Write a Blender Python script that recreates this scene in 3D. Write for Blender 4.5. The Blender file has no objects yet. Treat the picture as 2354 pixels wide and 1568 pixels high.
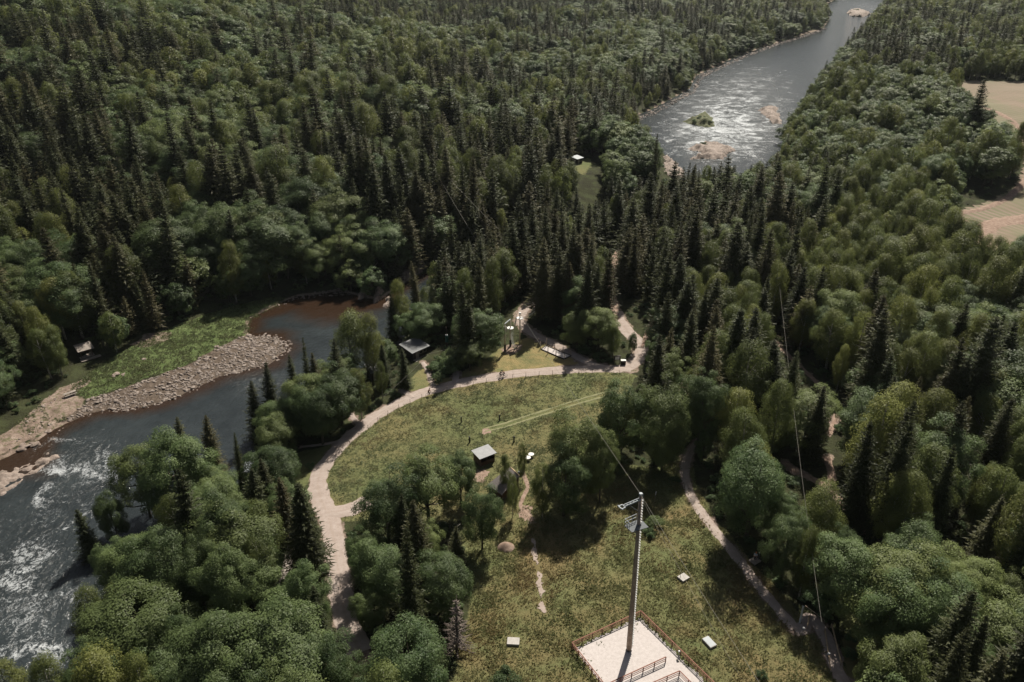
import bpy, bmesh, math, random
import numpy as np
from mathutils import Vector, Matrix
rng = np.random.default_rng(7)
random.seed(7)
R = math.radians
scene = bpy.context.scene
COL = scene.collection

# ---------------------------------------------------------------- camera, sky, sun, exposure
CAM = np.array([0.0, 0.0, 90.0]); PITCH = R(27.0); LENS = 28.0
W0, H0 = 2353.0, 1568.0; FPX = LENS / 36.0 * W0
cam = bpy.data.objects.new('camera', bpy.data.cameras.new('camera')); COL.objects.link(cam)
cam.data.lens = LENS; cam.data.sensor_width = 36; cam.data.clip_start = 1; cam.data.clip_end = 9000
cam.location = CAM; cam.rotation_euler = (math.pi / 2 - PITCH, 0, 0)
scene.camera = cam
SUN_EL, SUN_AZ = R(50), R(20)          # the sun stands beyond the scene, a little to the right
world = bpy.data.worlds.new('World'); scene.world = world; world.use_nodes = True
wn = world.node_tree
sky = wn.nodes.new('ShaderNodeTexSky'); sky.sky_type = 'NISHITA'; sky.sun_disc = False
sky.sun_elevation = SUN_EL; sky.sun_rotation = SUN_AZ; sky.air_density = 1.0; sky.dust_density = 2.5; sky.ozone_density = 1.0
bg = wn.nodes['Background']; bg.inputs['Strength'].default_value = 0.05
hs = wn.nodes.new('ShaderNodeHueSaturation'); hs.inputs['Saturation'].default_value = .6; hs.inputs['Value'].default_value = .7
wn.links.new(sky.outputs['Color'], hs.inputs['Color']); wn.links.new(hs.outputs['Color'], bg.inputs['Color'])
sl = bpy.data.lights.new('sun', 'SUN'); sl.energy = 5.0; sl.angle = R(0.6); sl.color = (1.0, 0.93, 0.81)
sun = bpy.data.objects.new('sun', sl); COL.objects.link(sun)
sdir = Vector((math.sin(SUN_AZ) * math.cos(SUN_EL), math.cos(SUN_AZ) * math.cos(SUN_EL), math.sin(SUN_EL)))
sun.rotation_euler = (-sdir).to_track_quat('-Z', 'Y').to_euler(); sun.location = (60, 300, 300)
scene.view_settings.view_transform = 'Standard'; scene.view_settings.look = 'None'
scene.view_settings.exposure = 0.6; scene.view_settings.gamma = 1.0
scene.cycles.max_bounces = 6; scene.cycles.diffuse_bounces = 1; scene.cycles.glossy_bounces = 2
scene.cycles.transmission_bounces = 3; scene.cycles.volume_bounces = 0; scene.cycles.use_denoising = True

# ---------------------------------------------------------------- helpers
def sstep(a, b, x):
    t = np.clip((np.asarray(x, float) - a) / (b - a), 0, 1); return t * t * (3 - 2 * t)

def hash2(ix, iy, s):
    h = (ix * 374761393 + iy * 668265263 + s * 974711) & 0x7fffffff
    h = ((h ^ (h >> 13)) * 1274126177) & 0x7fffffff
    return ((h ^ (h >> 16)) & 0xffff) / 65535.0

def vnoise(x, y, s=0):                      # value noise, 0..1
    x = np.asarray(x, float); y = np.asarray(y, float)
    ix = np.floor(x).astype(np.int64); iy = np.floor(y).astype(np.int64); fx = x - ix; fy = y - iy
    fx = fx * fx * (3 - 2 * fx); fy = fy * fy * (3 - 2 * fy)
    a = hash2(ix, iy, s); b = hash2(ix + 1, iy, s); c = hash2(ix, iy + 1, s); d = hash2(ix + 1, iy + 1, s)
    return (a * (1 - fx) + b * fx) * (1 - fy) + (c * (1 - fx) + d * fx) * fy

def fbm(x, y, s=0, o=4):
    r = 0; a = .5; t = 0
    for k in range(o):
        r = r + a * vnoise(np.asarray(x) * 2 ** k, np.asarray(y) * 2 ** k, s + 17 * k); t += a; a *= .5
    return r / t

def ray(px, py):
    dx = (px - W0 / 2) / FPX; dy = (H0 / 2 - py) / FPX
    d = np.array([dx, math.cos(PITCH) + dy * math.sin(PITCH), -math.sin(PITCH) + dy * math.cos(PITCH)])
    return d

def plane(px, py, z):
    d = ray(px, py); dz = min(d[2], -0.02); t = (z - CAM[2]) / dz
    return (CAM[0] + d[0] * t, CAM[1] + d[1] * t)

def project(x, y, z):                        # world -> reference pixel, depth
    x = np.asarray(x, float); Y = np.asarray(y, float) - CAM[1]; Z = np.asarray(z, float) - CAM[2]
    fw = Y * math.cos(PITCH) - Z * math.sin(PITCH); up = Y * math.sin(PITCH) + Z * math.cos(PITCH)
    fw = np.maximum(fw, 1e-3)
    return W0 / 2 + FPX * (x - CAM[0]) / fw, H0 / 2 - FPX * up / fw, fw

def inpoly(x, y, poly):
    x = np.asarray(x, float); y = np.asarray(y, float); c = np.zeros(x.shape, bool); n = len(poly)
    for i in range(n):
        x1, y1 = poly[i]; x2, y2 = poly[(i + 1) % n]
        if y1 == y2: continue
        c ^= ((y1 > y) != (y2 > y)) & (x < (x2 - x1) * (y - y1) / (y2 - y1) + x1)
    return c

def dline(x, y, pts, closed=False):
    x = np.asarray(x, float); y = np.asarray(y, float); best = np.full(x.shape, 1e9)
    n = len(pts)
    for i in range(n if closed else n - 1):
        ax, ay = pts[i]; bx, by = pts[(i + 1) % n]; ux, uy = bx - ax, by - ay; L = ux * ux + uy * uy + 1e-9
        t = np.clip(((x - ax) * ux + (y - ay) * uy) / L, 0, 1)
        best = np.minimum(best, np.hypot(x - ax - t * ux, y - ay - t * uy))
    return best

def sdist(x, y, poly):
    d = dline(x, y, poly, True); return np.where(inpoly(x, y, poly), -d, d)

def spline(pts, n=8):
    p = [np.array(q, float) for q in pts]; p = [2 * p[0] - p[1]] + p + [2 * p[-1] - p[-2]]; out = []
    for i in range(1, len(p) - 2):
        for k in range(n):
            t = k / n
            out.append(0.5 * (2 * p[i] + (p[i + 1] - p[i - 1]) * t + (2 * p[i - 1] - 5 * p[i] + 4 * p[i + 1] - p[i + 2]) * t * t + (3 * p[i] - p[i - 1] - 3 * p[i + 1] + p[i + 2]) * t ** 3))
    out.append(p[-2]); return [tuple(q) for q in out]

def np_mesh(name, verts, faces_flat, nside, mats=(), mat_idx=None, smooth=False):
    me = bpy.data.meshes.new(name); v = np.asarray(verts, np.float32); f = np.asarray(faces_flat, np.int32).ravel()
    nf = len(f) // nside if nside else 0
    me.vertices.add(len(v)); me.vertices.foreach_set('co', v.ravel())
    if nf:
        me.loops.add(len(f)); me.loops.foreach_set('vertex_index', f)
        me.polygons.add(nf); me.polygons.foreach_set('loop_start', np.arange(0, len(f), nside, dtype=np.int32))
        me.polygons.foreach_set('use_smooth', np.full(nf, smooth))
        if mat_idx is not None: me.polygons.foreach_set('material_index', np.asarray(mat_idx, np.int32))
    for m in mats: me.materials.append(m)
    me.update(calc_edges=True); me.validate(); return me

def link(name, me, parent=None):
    o = bpy.data.objects.new(name, me); COL.objects.link(o)
    if parent is not None: o.parent = parent
    return o

def tag(o, label=None, cat=None, group=None, kind=None):
    if label: o['label'] = label
    if cat: o['category'] = cat
    if group: o['group'] = group
    if kind: o['kind'] = kind
    return o

def thing(name, label, cat, loc=(0, 0, 0), rotz=0, group=None):
    o = bpy.data.objects.new(name, None); COL.objects.link(o); o.location = loc; o.rotation_euler = (0, 0, rotz)
    return tag(o, label, cat, group)

def copy_tree(o, parent=None):
    c = o.copy(); COL.objects.link(c)
    if parent is not None: c.parent = parent
    for ch in o.children: copy_tree(ch, c)
    return c

class MB:
    """collects boxes, bars, tubes, plates; build() links them as one mesh object"""
    def __init__(s): s.v = []; s.f = []
    def add(s, v, f):
        b = len(s.v); s.v += [tuple(q) for q in v]; s.f += [tuple(i + b for i in q) for q in f]; return s
    def box(s, c, size, rz=0, bev=0):
        hx, hy, hz = size[0] / 2, size[1] / 2, size[2] / 2; ca, sa = math.cos(rz), math.sin(rz); vs = []
        for z in (-hz, hz):
            for x, y in ((-hx, -hy), (hx, -hy), (hx, hy), (-hx, hy)):
                vs.append((c[0] + x * ca - y * sa, c[1] + x * sa + y * ca, c[2] + z))
        return s.add(vs, [(3, 2, 1, 0), (4, 5, 6, 7), (0, 1, 5, 4), (1, 2, 6, 5), (2, 3, 7, 6), (3, 0, 4, 7)])
    def tube(s, p, q, r0, r1=None, n=8, cap=True):
        r1 = r0 if r1 is None else r1; p = Vector(p); q = Vector(q); d = (q - p)
        if d.length < 1e-6: return s
        d.normalize(); a = d.orthogonal().normalized(); b = d.cross(a); vs = []
        for c, r in ((p, r0), (q, r1)):
            for k in range(n):
                t = 2 * math.pi * k / n; vs.append(c + a * (r * math.cos(t)) + b * (r * math.sin(t)))
        fs = [(k, (k + 1) % n, n + (k + 1) % n, n + k) for k in range(n)]
        if cap: fs += [tuple(range(n))[::-1], tuple(range(n, 2 * n))]
        return s.add(vs, fs)
    def path(s, pts, rad, n=8):
        rs = rad if hasattr(rad, '__len__') else [rad] * len(pts)
        P_ = [Vector(p) for p in pts]; vs = []; a = None
        for i, p in enumerate(P_):
            d = (P_[min(i + 1, len(P_) - 1)] - P_[max(i - 1, 0)]).normalized()
            a = d.orthogonal().normalized() if a is None else (a - d * a.dot(d)).normalized(); b = d.cross(a)
            for k in range(n):
                t = 2 * math.pi * k / n; vs.append(p + a * (rs[i] * math.cos(t)) + b * (rs[i] * math.sin(t)))
        fs = [(i * n + k, i * n + (k + 1) % n, (i + 1) * n + (k + 1) % n, (i + 1) * n + k) for i in range(len(P_) - 1) for k in range(n)]
        fs += [tuple(range(n))[::-1], tuple(range((len(P_) - 1) * n, len(P_) * n))]
        return s.add(vs, fs)
    def bar(s, p, q, w, h):                  # rectangular bar from p to q, w across, h in the up direction
        p = Vector(p); q = Vector(q); d = (q - p).normalized(); up = Vector((0, 0, 1))
        side = d.cross(up)
        side = side.normalized() if side.length > 1e-4 else Vector((1, 0, 0)); u = side.cross(d).normalized(); vs = []
        for c in (p, q):
            for x, y in ((-1, -1), (1, -1), (1, 1), (-1, 1)): vs.append(c + side * (x * w / 2) + u * (y * h / 2))
        return s.add(vs, [(3, 2, 1, 0), (4, 5, 6, 7), (0, 1, 5, 4), (1, 2, 6, 5), (2, 3, 7, 6), (3, 0, 4, 7)])
    def disc(s, c, r, h, n=20):
        return s.tube((c[0], c[1], c[2]), (c[0], c[1], c[2] + h), r, r, n)
    def slab(s, poly, z0, z1):               # a polygon (list of xy or xyz) extruded z0..z1 (offsets when xyz)
        n = len(poly); g = [(p[2] if len(p) > 2 else 0) for p in poly]
        vs = [(p[0], p[1], k + z0) for p, k in zip(poly, g)] + [(p[0], p[1], k + z1) for p, k in zip(poly, g)]
        return s.add(vs, [tuple(range(n))[::-1], tuple(range(n, 2 * n))] + [(k, (k + 1) % n, n + (k + 1) % n, n + k) for k in range(n)])
    def build(s, name, m, parent=None, smooth=False, bevel=0):
        me = bpy.data.meshes.new(name); me.from_pydata(s.v, [], s.f); me.materials.append(m)
        bm = bmesh.new(); bm.from_mesh(me); bmesh.ops.recalc_face_normals(bm, faces=bm.faces); bm.to_mesh(me); bm.free()
        if smooth: me.polygons.foreach_set('use_smooth', [True] * len(me.polygons))
        o = link(name, me, parent)
        if bevel:
            b = o.modifiers.new('edge', 'BEVEL'); b.width = bevel; b.segments = 1; b.limit_method = 'ANGLE'
        return o

# ---------------------------------------------------------------- materials
class NT:
    def __init__(s, name):
        s.m = bpy.data.materials.new(name); s.m.use_nodes = True; s.t = s.m.node_tree; s.b = s.t.nodes['Principled BSDF']; s.out = s.t.nodes['Material Output']
    def n(s, typ, **k):
        x = s.t.nodes.new(typ)
        for a, b in k.items():
            if a.startswith('i_'):
                key = a[2:].replace('_', ' '); x.inputs[int(key) if key.isdigit() else key].default_value = b
            else: setattr(x, a, b)
        return x
    def l(s, a, b): s.t.links.new(a, b)
    def noise(s, scale, detail=4, rough=.6, coord='Object', dist=0, stretch=None):
        if not hasattr(s, 'tc'): s.tc = s.n('ShaderNodeTexCoord')
        src = s.tc.outputs[coord]
        if stretch:
            mp = s.n('ShaderNodeMapping'); mp.inputs['Scale'].default_value = stretch; s.l(src, mp.inputs['Vector']); src = mp.outputs['Vector']
        x = s.n('ShaderNodeTexNoise', i_Scale=scale, i_Detail=detail, i_Roughness=rough, i_Distortion=dist); s.l(src, x.inputs['Vector']); return x.outputs['Fac']
    def ramp(s, fac, stops, interp='LINEAR'):
        r = s.n('ShaderNodeValToRGB'); r.color_ramp.interpolation = interp
        while len(r.color_ramp.elements) < len(stops): r.color_ramp.elements.new(.5)
        for e, (p, c) in zip(r.color_ramp.elements, stops):
            e.position = p; e.color = (c, c, c, 1) if not hasattr(c, '__len__') else (*c, 1)
        s.l(fac, r.inputs['Fac']); return r.outputs['Color']
    def mix(s, fac, a, b, mode='MIX'):
        x = s.n('ShaderNodeMix', data_type='RGBA', blend_type=mode)
        for sock, val in ((x.inputs[0], fac), (x.inputs[6], a), (x.inputs[7], b)):
            if hasattr(val, 'is_output'): s.l(val, sock)
            elif hasattr(val, '__len__'): sock.default_value = (*val, 1)
            else: sock.default_value = val
        return x.outputs[2]
    def math(s, op, a, b=0.0):
        x = s.n('ShaderNodeMath', operation=op)
        for sock, val in ((x.inputs[0], a), (x.inputs[1], b)):
            if hasattr(val, 'is_output'): s.l(val, sock)
            else: sock.default_value = val
        return x.outputs[0]
    def attr(s, name): return s.n('ShaderNodeAttribute', attribute_name=name)
    def bump(s, h, strength=.5, dist=.1):
        x = s.n('ShaderNodeBump', i_Strength=strength, i_Distance=dist); s.l(h, x.inputs['Height']); s.l(x.outputs['Normal'], s.b.inputs['Normal'])
    def color(s, c): s.l(c, s.b.inputs['Base Color'])

def plain(name, c, rough=.75, var=.25, scale=2.0, metal=0, bump=0):
    t = NT(name); f = t.noise(scale, 5, .65)
    c0 = tuple(x * (1 - var) for x in c); c1 = tuple(min(1, x * (1 + var)) for x in c)
    t.color(t.ramp(f, [(.3, c0), (.7, c1)])); t.b.inputs['Roughness'].default_value = rough; t.b.inputs['Metallic'].default_value = metal
    t.b.inputs['Specular IOR Level'].default_value = .3
    if bump: t.bump(t.noise(scale * 4, 4), bump, .05)
    return t.m

def leaf_mat(name, dark, light, trans=.35, tcol=None, warm=None, spec=.3):
    t = NT(name); oi = t.n('ShaderNodeObjectInfo')
    f = t.noise(.35, 3, .6); fine = t.noise(3.0, 2, .6)
    c = t.ramp(f, [(.3, dark), (.72, light)])
    c = t.mix(t.math('MULTIPLY', fine, .5), c, tuple(x * .55 for x in dark))
    warm = warm or tuple(x * y for x, y in zip(light, (1.15, 1.0, .8)))
    c = t.mix(t.ramp(oi.outputs['Random'], [(.0, 0.), (.55, .15), (1., .75)]), c, warm)
    br = t.n('ShaderNodeHueSaturation'); t.l(c, br.inputs['Color'])
    t.l(t.math('ADD', t.math('MULTIPLY', t.math('FRACT', t.math('MULTIPLY', oi.outputs['Random'], 7.31)), .6), .7), br.inputs['Value'])
    c = br.outputs['Color']
    t.color(c); t.b.inputs['Roughness'].default_value = .5; t.b.inputs['Specular IOR Level'].default_value = spec
    tr = t.n('ShaderNodeBsdfTranslucent'); t.l(t.mix(.5, c, tcol or tuple(min(1, x * 1.4) for x in light)), tr.inputs['Color'])
    ms = t.n('ShaderNodeMixShader'); ms.inputs[0].default_value = trans
    t.l(t.b.outputs[0], ms.inputs[1]); t.l(tr.outputs[0], ms.inputs[2]); t.l(ms.outputs[0], t.out.inputs['Surface'])
    return t.m

M = {}
M['broad'] = leaf_mat('broad_leaves', (.032, .064, .024), (.15, .2, .084), .36, spec=.16)
M['birch'] = leaf_mat('birch_leaves', (.05, .075, .023), (.165, .192, .066), .4, spec=.16)
M['spruce'] = leaf_mat('spruce_needles', (.022, .032, .014), (.09, .104, .044), .28, warm=(.1, .083, .042), spec=.1)
M['bush'] = leaf_mat('bush_leaves', (.042, .076, .032), (.122, .172, .08), .36, spec=.16)
def blade_mat(name, cols, red, trans=.5):
    t = NT(name); oi = t.n('ShaderNodeObjectInfo'); ge = t.n('ShaderNodeNewGeometry')
    def wn_(scale, det=4, dist=0):
        x = t.n('ShaderNodeTexNoise', i_Scale=scale, i_Detail=det, i_Roughness=.6, i_Distortion=dist); t.l(ge.outputs['Position'], x.inputs['Vector']); return x.outputs['Fac']
    c = t.ramp(oi.outputs['Random'], [(0., cols[0]), (.5, cols[1]), (1., cols[2])])
    c = t.mix(t.ramp(wn_(.05, 3), [(.4, 0.), (.62, .6)]), c, cols[2])
    c = t.mix(t.ramp(t.math('ADD', wn_(.085, 6, .5), t.math('MULTIPLY', t.math('SUBTRACT', oi.outputs['Random'], .5), .1)), [(.5, 0.), (.66, red[3])]), c, red[:3])
    t.color(c); t.b.inputs['Roughness'].default_value = .6; t.b.inputs['Specular IOR Level'].default_value = .2
    tr = t.n('ShaderNodeBsdfTranslucent'); t.l(c, tr.inputs['Color']); ms = t.n('ShaderNodeMixShader'); ms.inputs[0].default_value = trans
    t.l(t.b.outputs[0], ms.inputs[1]); t.l(tr.outputs[0], ms.inputs[2]); t.l(ms.outputs[0], t.out.inputs['Surface']); return t.m
M['grassblade'] = blade_mat('grass_blades', ((.11, .132, .05), (.145, .158, .065), (.215, .2, .095)), (.235, .155, .075, .6))
M['meadowblade'] = blade_mat('meadow_blades', ((.115, .145, .06), (.135, .158, .07), (.155, .165, .08)), (.185, .145, .068, .85))
M['sedge'] = blade_mat('sedge_blades', ((.085, .108, .045), (.115, .14, .06), (.15, .165, .08)), (.16, .15, .08, .5))
M['barkdark'] = plain('spruce_bark', (.06, .045, .034), .9, .4, 3, bump=.5)
M['bark'] = plain('grey_bark', (.085, .072, .055), .9, .4, 3, bump=.5)
t = NT('birch_bark'); M['birchbark'] = t.m
t.color(t.ramp(t.noise(2.5, 4, .6, stretch=(1, 1, 3)), [(.38, (.06, .05, .045)), (.48, (.42, .39, .34)), (.8, (.55, .52, .47))])); t.b.inputs['Roughness'].default_value = .8
M['deadwood'] = plain('dead_wood', (.36, .3, .265), .9, .3, 3)
M['deadbranch'] = plain('bare_branches', (.15, .122, .106), .9, .3, 3)
M['polewood'] = plain('dark_pole_wood', (.3, .235, .185), .8, .35, 1.2, bump=.3)
M['lightpole'] = plain('pale_pole_wood', (.5, .44, .34), .8, .25, 1.5)
M['redwood'] = plain('red_brown_wood', (.19, .085, .06), .8, .3, 2.5)
M['greywood'] = plain('weathered_wood', (.24, .21, .185), .85, .3, 2)
M['darkwood'] = plain('dark_stained_wood', (.03, .026, .023), .8, .3, 2)
M['brownwood'] = plain('brown_wood', (.1, .062, .042), .8, .3, 2)
M['yellowwood'] = plain('fresh_log_wood', (.42, .31, .2), .8, .2, 2)
M['galv'] = plain('galvanised_steel', (.085, .095, .105), .7, .15, 3)
M['palesteel'] = plain('pale_steel', (.3, .33, .35), .6, .1, 3)
M['white'] = plain('white_paint', (.6, .6, .59), .6, .06, 2)
M['roofgrey'] = plain('grey_roof_sheet', (.1, .105, .11), .6, .15, 1.5)
M['roofshed'] = plain('shed_roof_sheet', (.21, .215, .225), .55, .15, 1.5)
M['roofpale'] = plain('pale_blue_roof_sheet', (.27, .3, .32), .55, .1, 1.5)
M['roofbrown'] = plain('brown_grey_roof_felt', (.1, .088, .085), .85, .25, 3)
M['black'] = plain('black_rubber', (.018, .018, .019), .7, .3, 3)
M['cable'] = plain('steel_cable', (.2, .19, .165), .7, .1, 3)
M['rope'] = plain('pale_rope', (.5, .46, .4), .8, .15, 3)
M['greentarp'] = plain('green_tarp', (.015, .085, .07), .7, .25, 3)
M['concrete'] = plain('pale_slab', (.37, .35, .33), .85, .15, 2)
M['skin'] = plain('skin', (.5, .33, .25), .6, .08, 8)
M['clothdark'] = plain('dark_cloth', (.03, .025, .03), .9, .3, 6)
M['clothred'] = plain('dark_red_cloth', (.16, .035, .035), .9, .25, 6)
M['clothblue'] = plain('pale_blue_cloth', (.42, .5, .6), .9, .15, 6)
M['orange'] = plain('orange_plastic', (.65, .16, .04), .4, .08, 6)
M['metal'] = plain('bike_metal', (.12, .12, .13), .4, .2, 6, metal=.5)
M['glass'] = plain('window_glass', (.02, .025, .03), .12, .1, 2)

t = NT('river_stone'); M['stone'] = t.m; oi = t.n('ShaderNodeObjectInfo')
c = t.mix(t.noise(1.6, 5, .7), (.08, .063, .053), (.36, .3, .26)); c = t.mix(t.math('MULTIPLY', oi.outputs['Random'], .55), c, (.13, .1, .085)); t.color(c); t.b.inputs['Roughness'].default_value = .85; t.bump(t.noise(6, 4), .4, .05)
t = NT('shore_rock'); M['rock'] = t.m
c = t.ramp(t.noise(.7, 7, .68), [(.3, (.07, .053, .043)), (.47, (.2, .155, .128)), (.72, (.345, .285, .25))])
c = t.mix(t.ramp(t.noise(1.9, 5, .7), [(.6, 0.), (.72, .75)]), c, (.07, .075, .04)); t.color(c); t.b.inputs['Roughness'].default_value = .85; t.bump(t.noise(2.5, 6, .7), .8, .3)

# ---------------------------------------------------------------- the lie of the land
WZ = -4.0                                    # river level
def on(z, pts): return [plane(x, y, z) for x, y in pts]
BANK_FAR = on(WZ, [(-260, 1230), (-60, 1092), (0, 1058), (45, 1038), (92, 1010), (130, 985), (200, 952), (250, 942), (330, 937), (400, 917), (450, 893), (500, 868), (560, 852), (622, 838), (657, 803), (640, 775), (570, 772), (574, 733), (640, 700), (680, 682), (780, 670), (830, 682), (872, 692), (905, 668), (965, 632), (1060, 616), (1130, 606), (1250, 566), (1400, 490), (1535, 432), (1560, 400), (1520, 345), (1485, 300), (1452, 270), (1500, 252), (1585, 205), (1600, 175), (1690, 132), (1760, 107), (1840, 82), (1893, 66), (1908, 40), (1880, 18), (1915, 2), (1930, -30)])
BANK_NEAR = on(WZ, [(2045, -30), (2030, 20), (2000, 60), (1965, 105), (1925, 150), (1880, 200), (1845, 250), (1805, 300), (1792, 350), (1782, 410), (1740, 440), (1640, 452), (1560, 462), (1450, 506), (1260, 582), (1130, 624), (1010, 676), (955, 735), (920, 790), (845, 838), (770, 880), (700, 925), (650, 975), (600, 1040), (555, 1105), (470, 1175), (380, 1240), (310, 1310), (275, 1400), (250, 1480), (215, 1560), (130, 1680), (-50, 1900), (-600, 2000)])
RIVER = BANK_FAR + BANK_NEAR
LOW = on(-3.4, [(-150, 1190), (0, 1000), (60, 955), (130, 890), (185, 862), (240, 835), (300, 800), (350, 765), (450, 738), (540, 705), (640, 680), (700, 668), (790, 655), (830, 660), (800, 700), (640, 790), (660, 810), (500, 880), (200, 965), (60, 1080), (-150, 1260)])

def axis(core0, core1, step, lo, hi, g=1.045, mx=14):
    a = list(np.arange(core0, core1 + step / 2, step)); s = step
    while a[-1] < hi: s = min(mx, s * g); a.append(a[-1] + s)
    s = step
    while a[0] > lo: s = min(mx, s * g); a.insert(0, a[0] - s)
    return np.array(a)
XS = axis(-125, 125, 1.0, -1500, 1500); YS = axis(62, 250, 1.0, 20, 2300)
GX, GY = np.meshgrid(XS, YS)
dr = sdist(GX, GY, RIVER); dlow = sdist(GX, GY, LOW)
dfar = dline(GX, GY, BANK_FAR); dnear = dline(GX, GY, BANK_NEAR); far_side = dfar < dnear
dl = np.minimum(np.maximum(dr, 0), np.maximum(dlow, 0))
bumpy = fbm(GX / 60, GY / 60, 3) - .5
U_far = 2.5 + np.minimum(.12 * dl * sstep(0, 380, -GX - 20), 52) + .012 * dl + bumpy * 20 * sstep(15, 90, dl)
U_near = 18 * sstep(60, 240, GX - .05 * GY) * sstep(150, 430, GY) + (fbm(GX / 30, GY / 30, 9) - .5) * 4 * sstep(130, 260, GY)
U = np.where(far_side, U_far, U_near)
beach = WZ + .02 + .075 * np.minimum(np.maximum(dr, 0), 9) + .03 * np.maximum(dr - 9, 0) + (fbm(GX / 4, GY / 4, 5) - .5) * .35 * sstep(0, 3, dr)
bank = sstep(0, 26, dl)
GZ = np.where(dr > 0, beach * (1 - bank) + np.maximum(U, -3.2) * bank, WZ - .03 - np.minimum(2.6, .22 * np.abs(dr)))
GZ = np.where((dr > 0) & (dr < 4), np.maximum(GZ, WZ + .01 + .05 * dr), GZ)

def gz(x, y):
    x = np.clip(np.asarray(x, float), XS[0], XS[-1] - .01); y = np.clip(np.asarray(y, float), YS[0], YS[-1] - .01)
    i = np.clip(np.searchsorted(XS, x, 'right') - 1, 0, len(XS) - 2); j = np.clip(np.searchsorted(YS, y, 'right') - 1, 0, len(YS) - 2)
    u = (x - XS[i]) / (XS[i + 1] - XS[i]); v = (y - YS[j]) / (YS[j + 1] - YS[j])
    return (GZ[j, i] * (1 - u) + GZ[j, i + 1] * u) * (1 - v) + (GZ[j + 1, i] * (1 - u) + GZ[j + 1, i + 1] * u) * v

def P(px, py):                               # pixel -> point on the ground
    d = ray(px, py); t = np.geomspace(40, 3500, 900); x = d[0] * t; y = d[1] * t; z = CAM[2] + d[2] * t
    below = np.nonzero((z < gz(x, y)) & (y > 20))[0]
    if len(below) == 0: k = len(t) - 1; return Vector((x[k], y[k], z[k]))
    k = below[0]; a, b = t[max(k - 1, 0)], t[k]
    for _ in range(30):
        m = (a + b) / 2
        if CAM[2] + d[2] * m < float(gz(d[0] * m, d[1] * m)): b = m
        else: a = m
    return Vector((d[0] * b, d[1] * b, float(gz(d[0] * b, d[1] * b))))
def P2(px, py): p = P(px, py); return (p.x, p.y)
def PP(pts): return [P2(*q) for q in pts]
def above(px, py, py_top):                   # height of a thing standing at (px,py) whose top shows at py_top
    p = P(px, py); d = ray(px, py_top); t = math.hypot(p.x, p.y) / math.hypot(d[0], d[1]); return CAM[2] + d[2] * t - p.z
def at_h(px, py, z):                         # the point on the ray of a pixel at height z
    x, y = plane(px, py, z); return Vector((x, y, z))

# clearings and zones
OVAL = PP([(742, 1190), (740, 1110), (765, 1050), (820, 985), (900, 930), (980, 897), (1100, 868), (1200, 856), (1300, 850), (1380, 850), (1460, 862), (1450, 900), (1430, 960), (1400, 1030), (1330, 1100), (1230, 1150), (1130, 1190), (1000, 1200), (900, 1190), (820, 1200)])
SOUTH = PP([(1060, 1215), (1130, 1185), (1230, 1150), (1380, 1120), (1420, 1060), (1500, 1075), (1590, 1045), (1600, 1120), (1640, 1190), (1700, 1255), (1780, 1350), (1850, 1430), (1920, 1500), (1980, 1620), (2000, 1800), (1000, 1800), (1050, 1500), (1085, 1380), (1075, 1290)])
LAWN = PP([(1040, 872), (1080, 845), (1130, 815), (1165, 795), (1210, 775), (1260, 790), (1330, 825), (1400, 850), (1290, 855), (1150, 872)])
VERGE = PP([(915, 900), (930, 880), (960, 850), (985, 845), (1000, 870), (1050, 868), (1030, 890), (950, 925)])
WEST = PP([(640, 1085), (690, 1040), (760, 1020), (790, 1010), (740, 1060), (715, 1110), (690, 1130), (650, 1110)])
GREENBAR = PP([(150, 905), (180, 878), (230, 835), (290, 805), (340, 775), (440, 735), (540, 702), (620, 684), (662, 686), (645, 706), (582, 732), (572, 768), (505, 798), (430, 838), (352, 864), (280, 892), (205, 918)])
SANDL = PP([(-150, 1170), (0, 1000), (60, 955), (130, 895), (190, 868), (232, 850), (180, 900), (205, 925), (160, 962), (100, 990), (50, 1018), (-100, 1120)])
SANDP = PP([(302, 792), (335, 768), (400, 760), (385, 784), (330, 802)])
GBAR = PP([(150, 968), (200, 918), (280, 893), (352, 866), (430, 840), (472, 815), (505, 796), (560, 772), (640, 774), (660, 803), (622, 840), (560, 856), (500, 872), (450, 896), (400, 920), (330, 941), (250, 946)])
FIELD = PP([(2180, 189), (2560, 187), (2800, 640), (2353, 600), (2240, 565), (2170, 493), (2262, 466), (2325, 432), (2350, 380), (2345, 330), (2270, 275), (2235, 240), (2195, 225)])
GLADE = PP([(1318, 374), (1352, 364), (1360, 378), (1340, 402), (1320, 398)])
FARM1 = PP([(1090, 15), (1150, 13), (1170, 24), (1085, 26)])
FARM2 = PP([(1625, 2), (1720, 2), (1715, 22), (1640, 26)])
SANDPIT = PP([(1155, 802), (1172, 790), (1202, 792), (1197, 805), (1172, 818)])
EASTV = PP([(1930, 1390), (1990, 1410), (2040, 1470), (2160, 1500), (2250, 1600), (2100, 1700), (1960, 1600), (1935, 1480)])
SHEDY = PP([(1090, 1080), (1140, 1060), (1200, 1080), (1235, 1120), (1220, 1180), (1150, 1190), (1110, 1140)])

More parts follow.
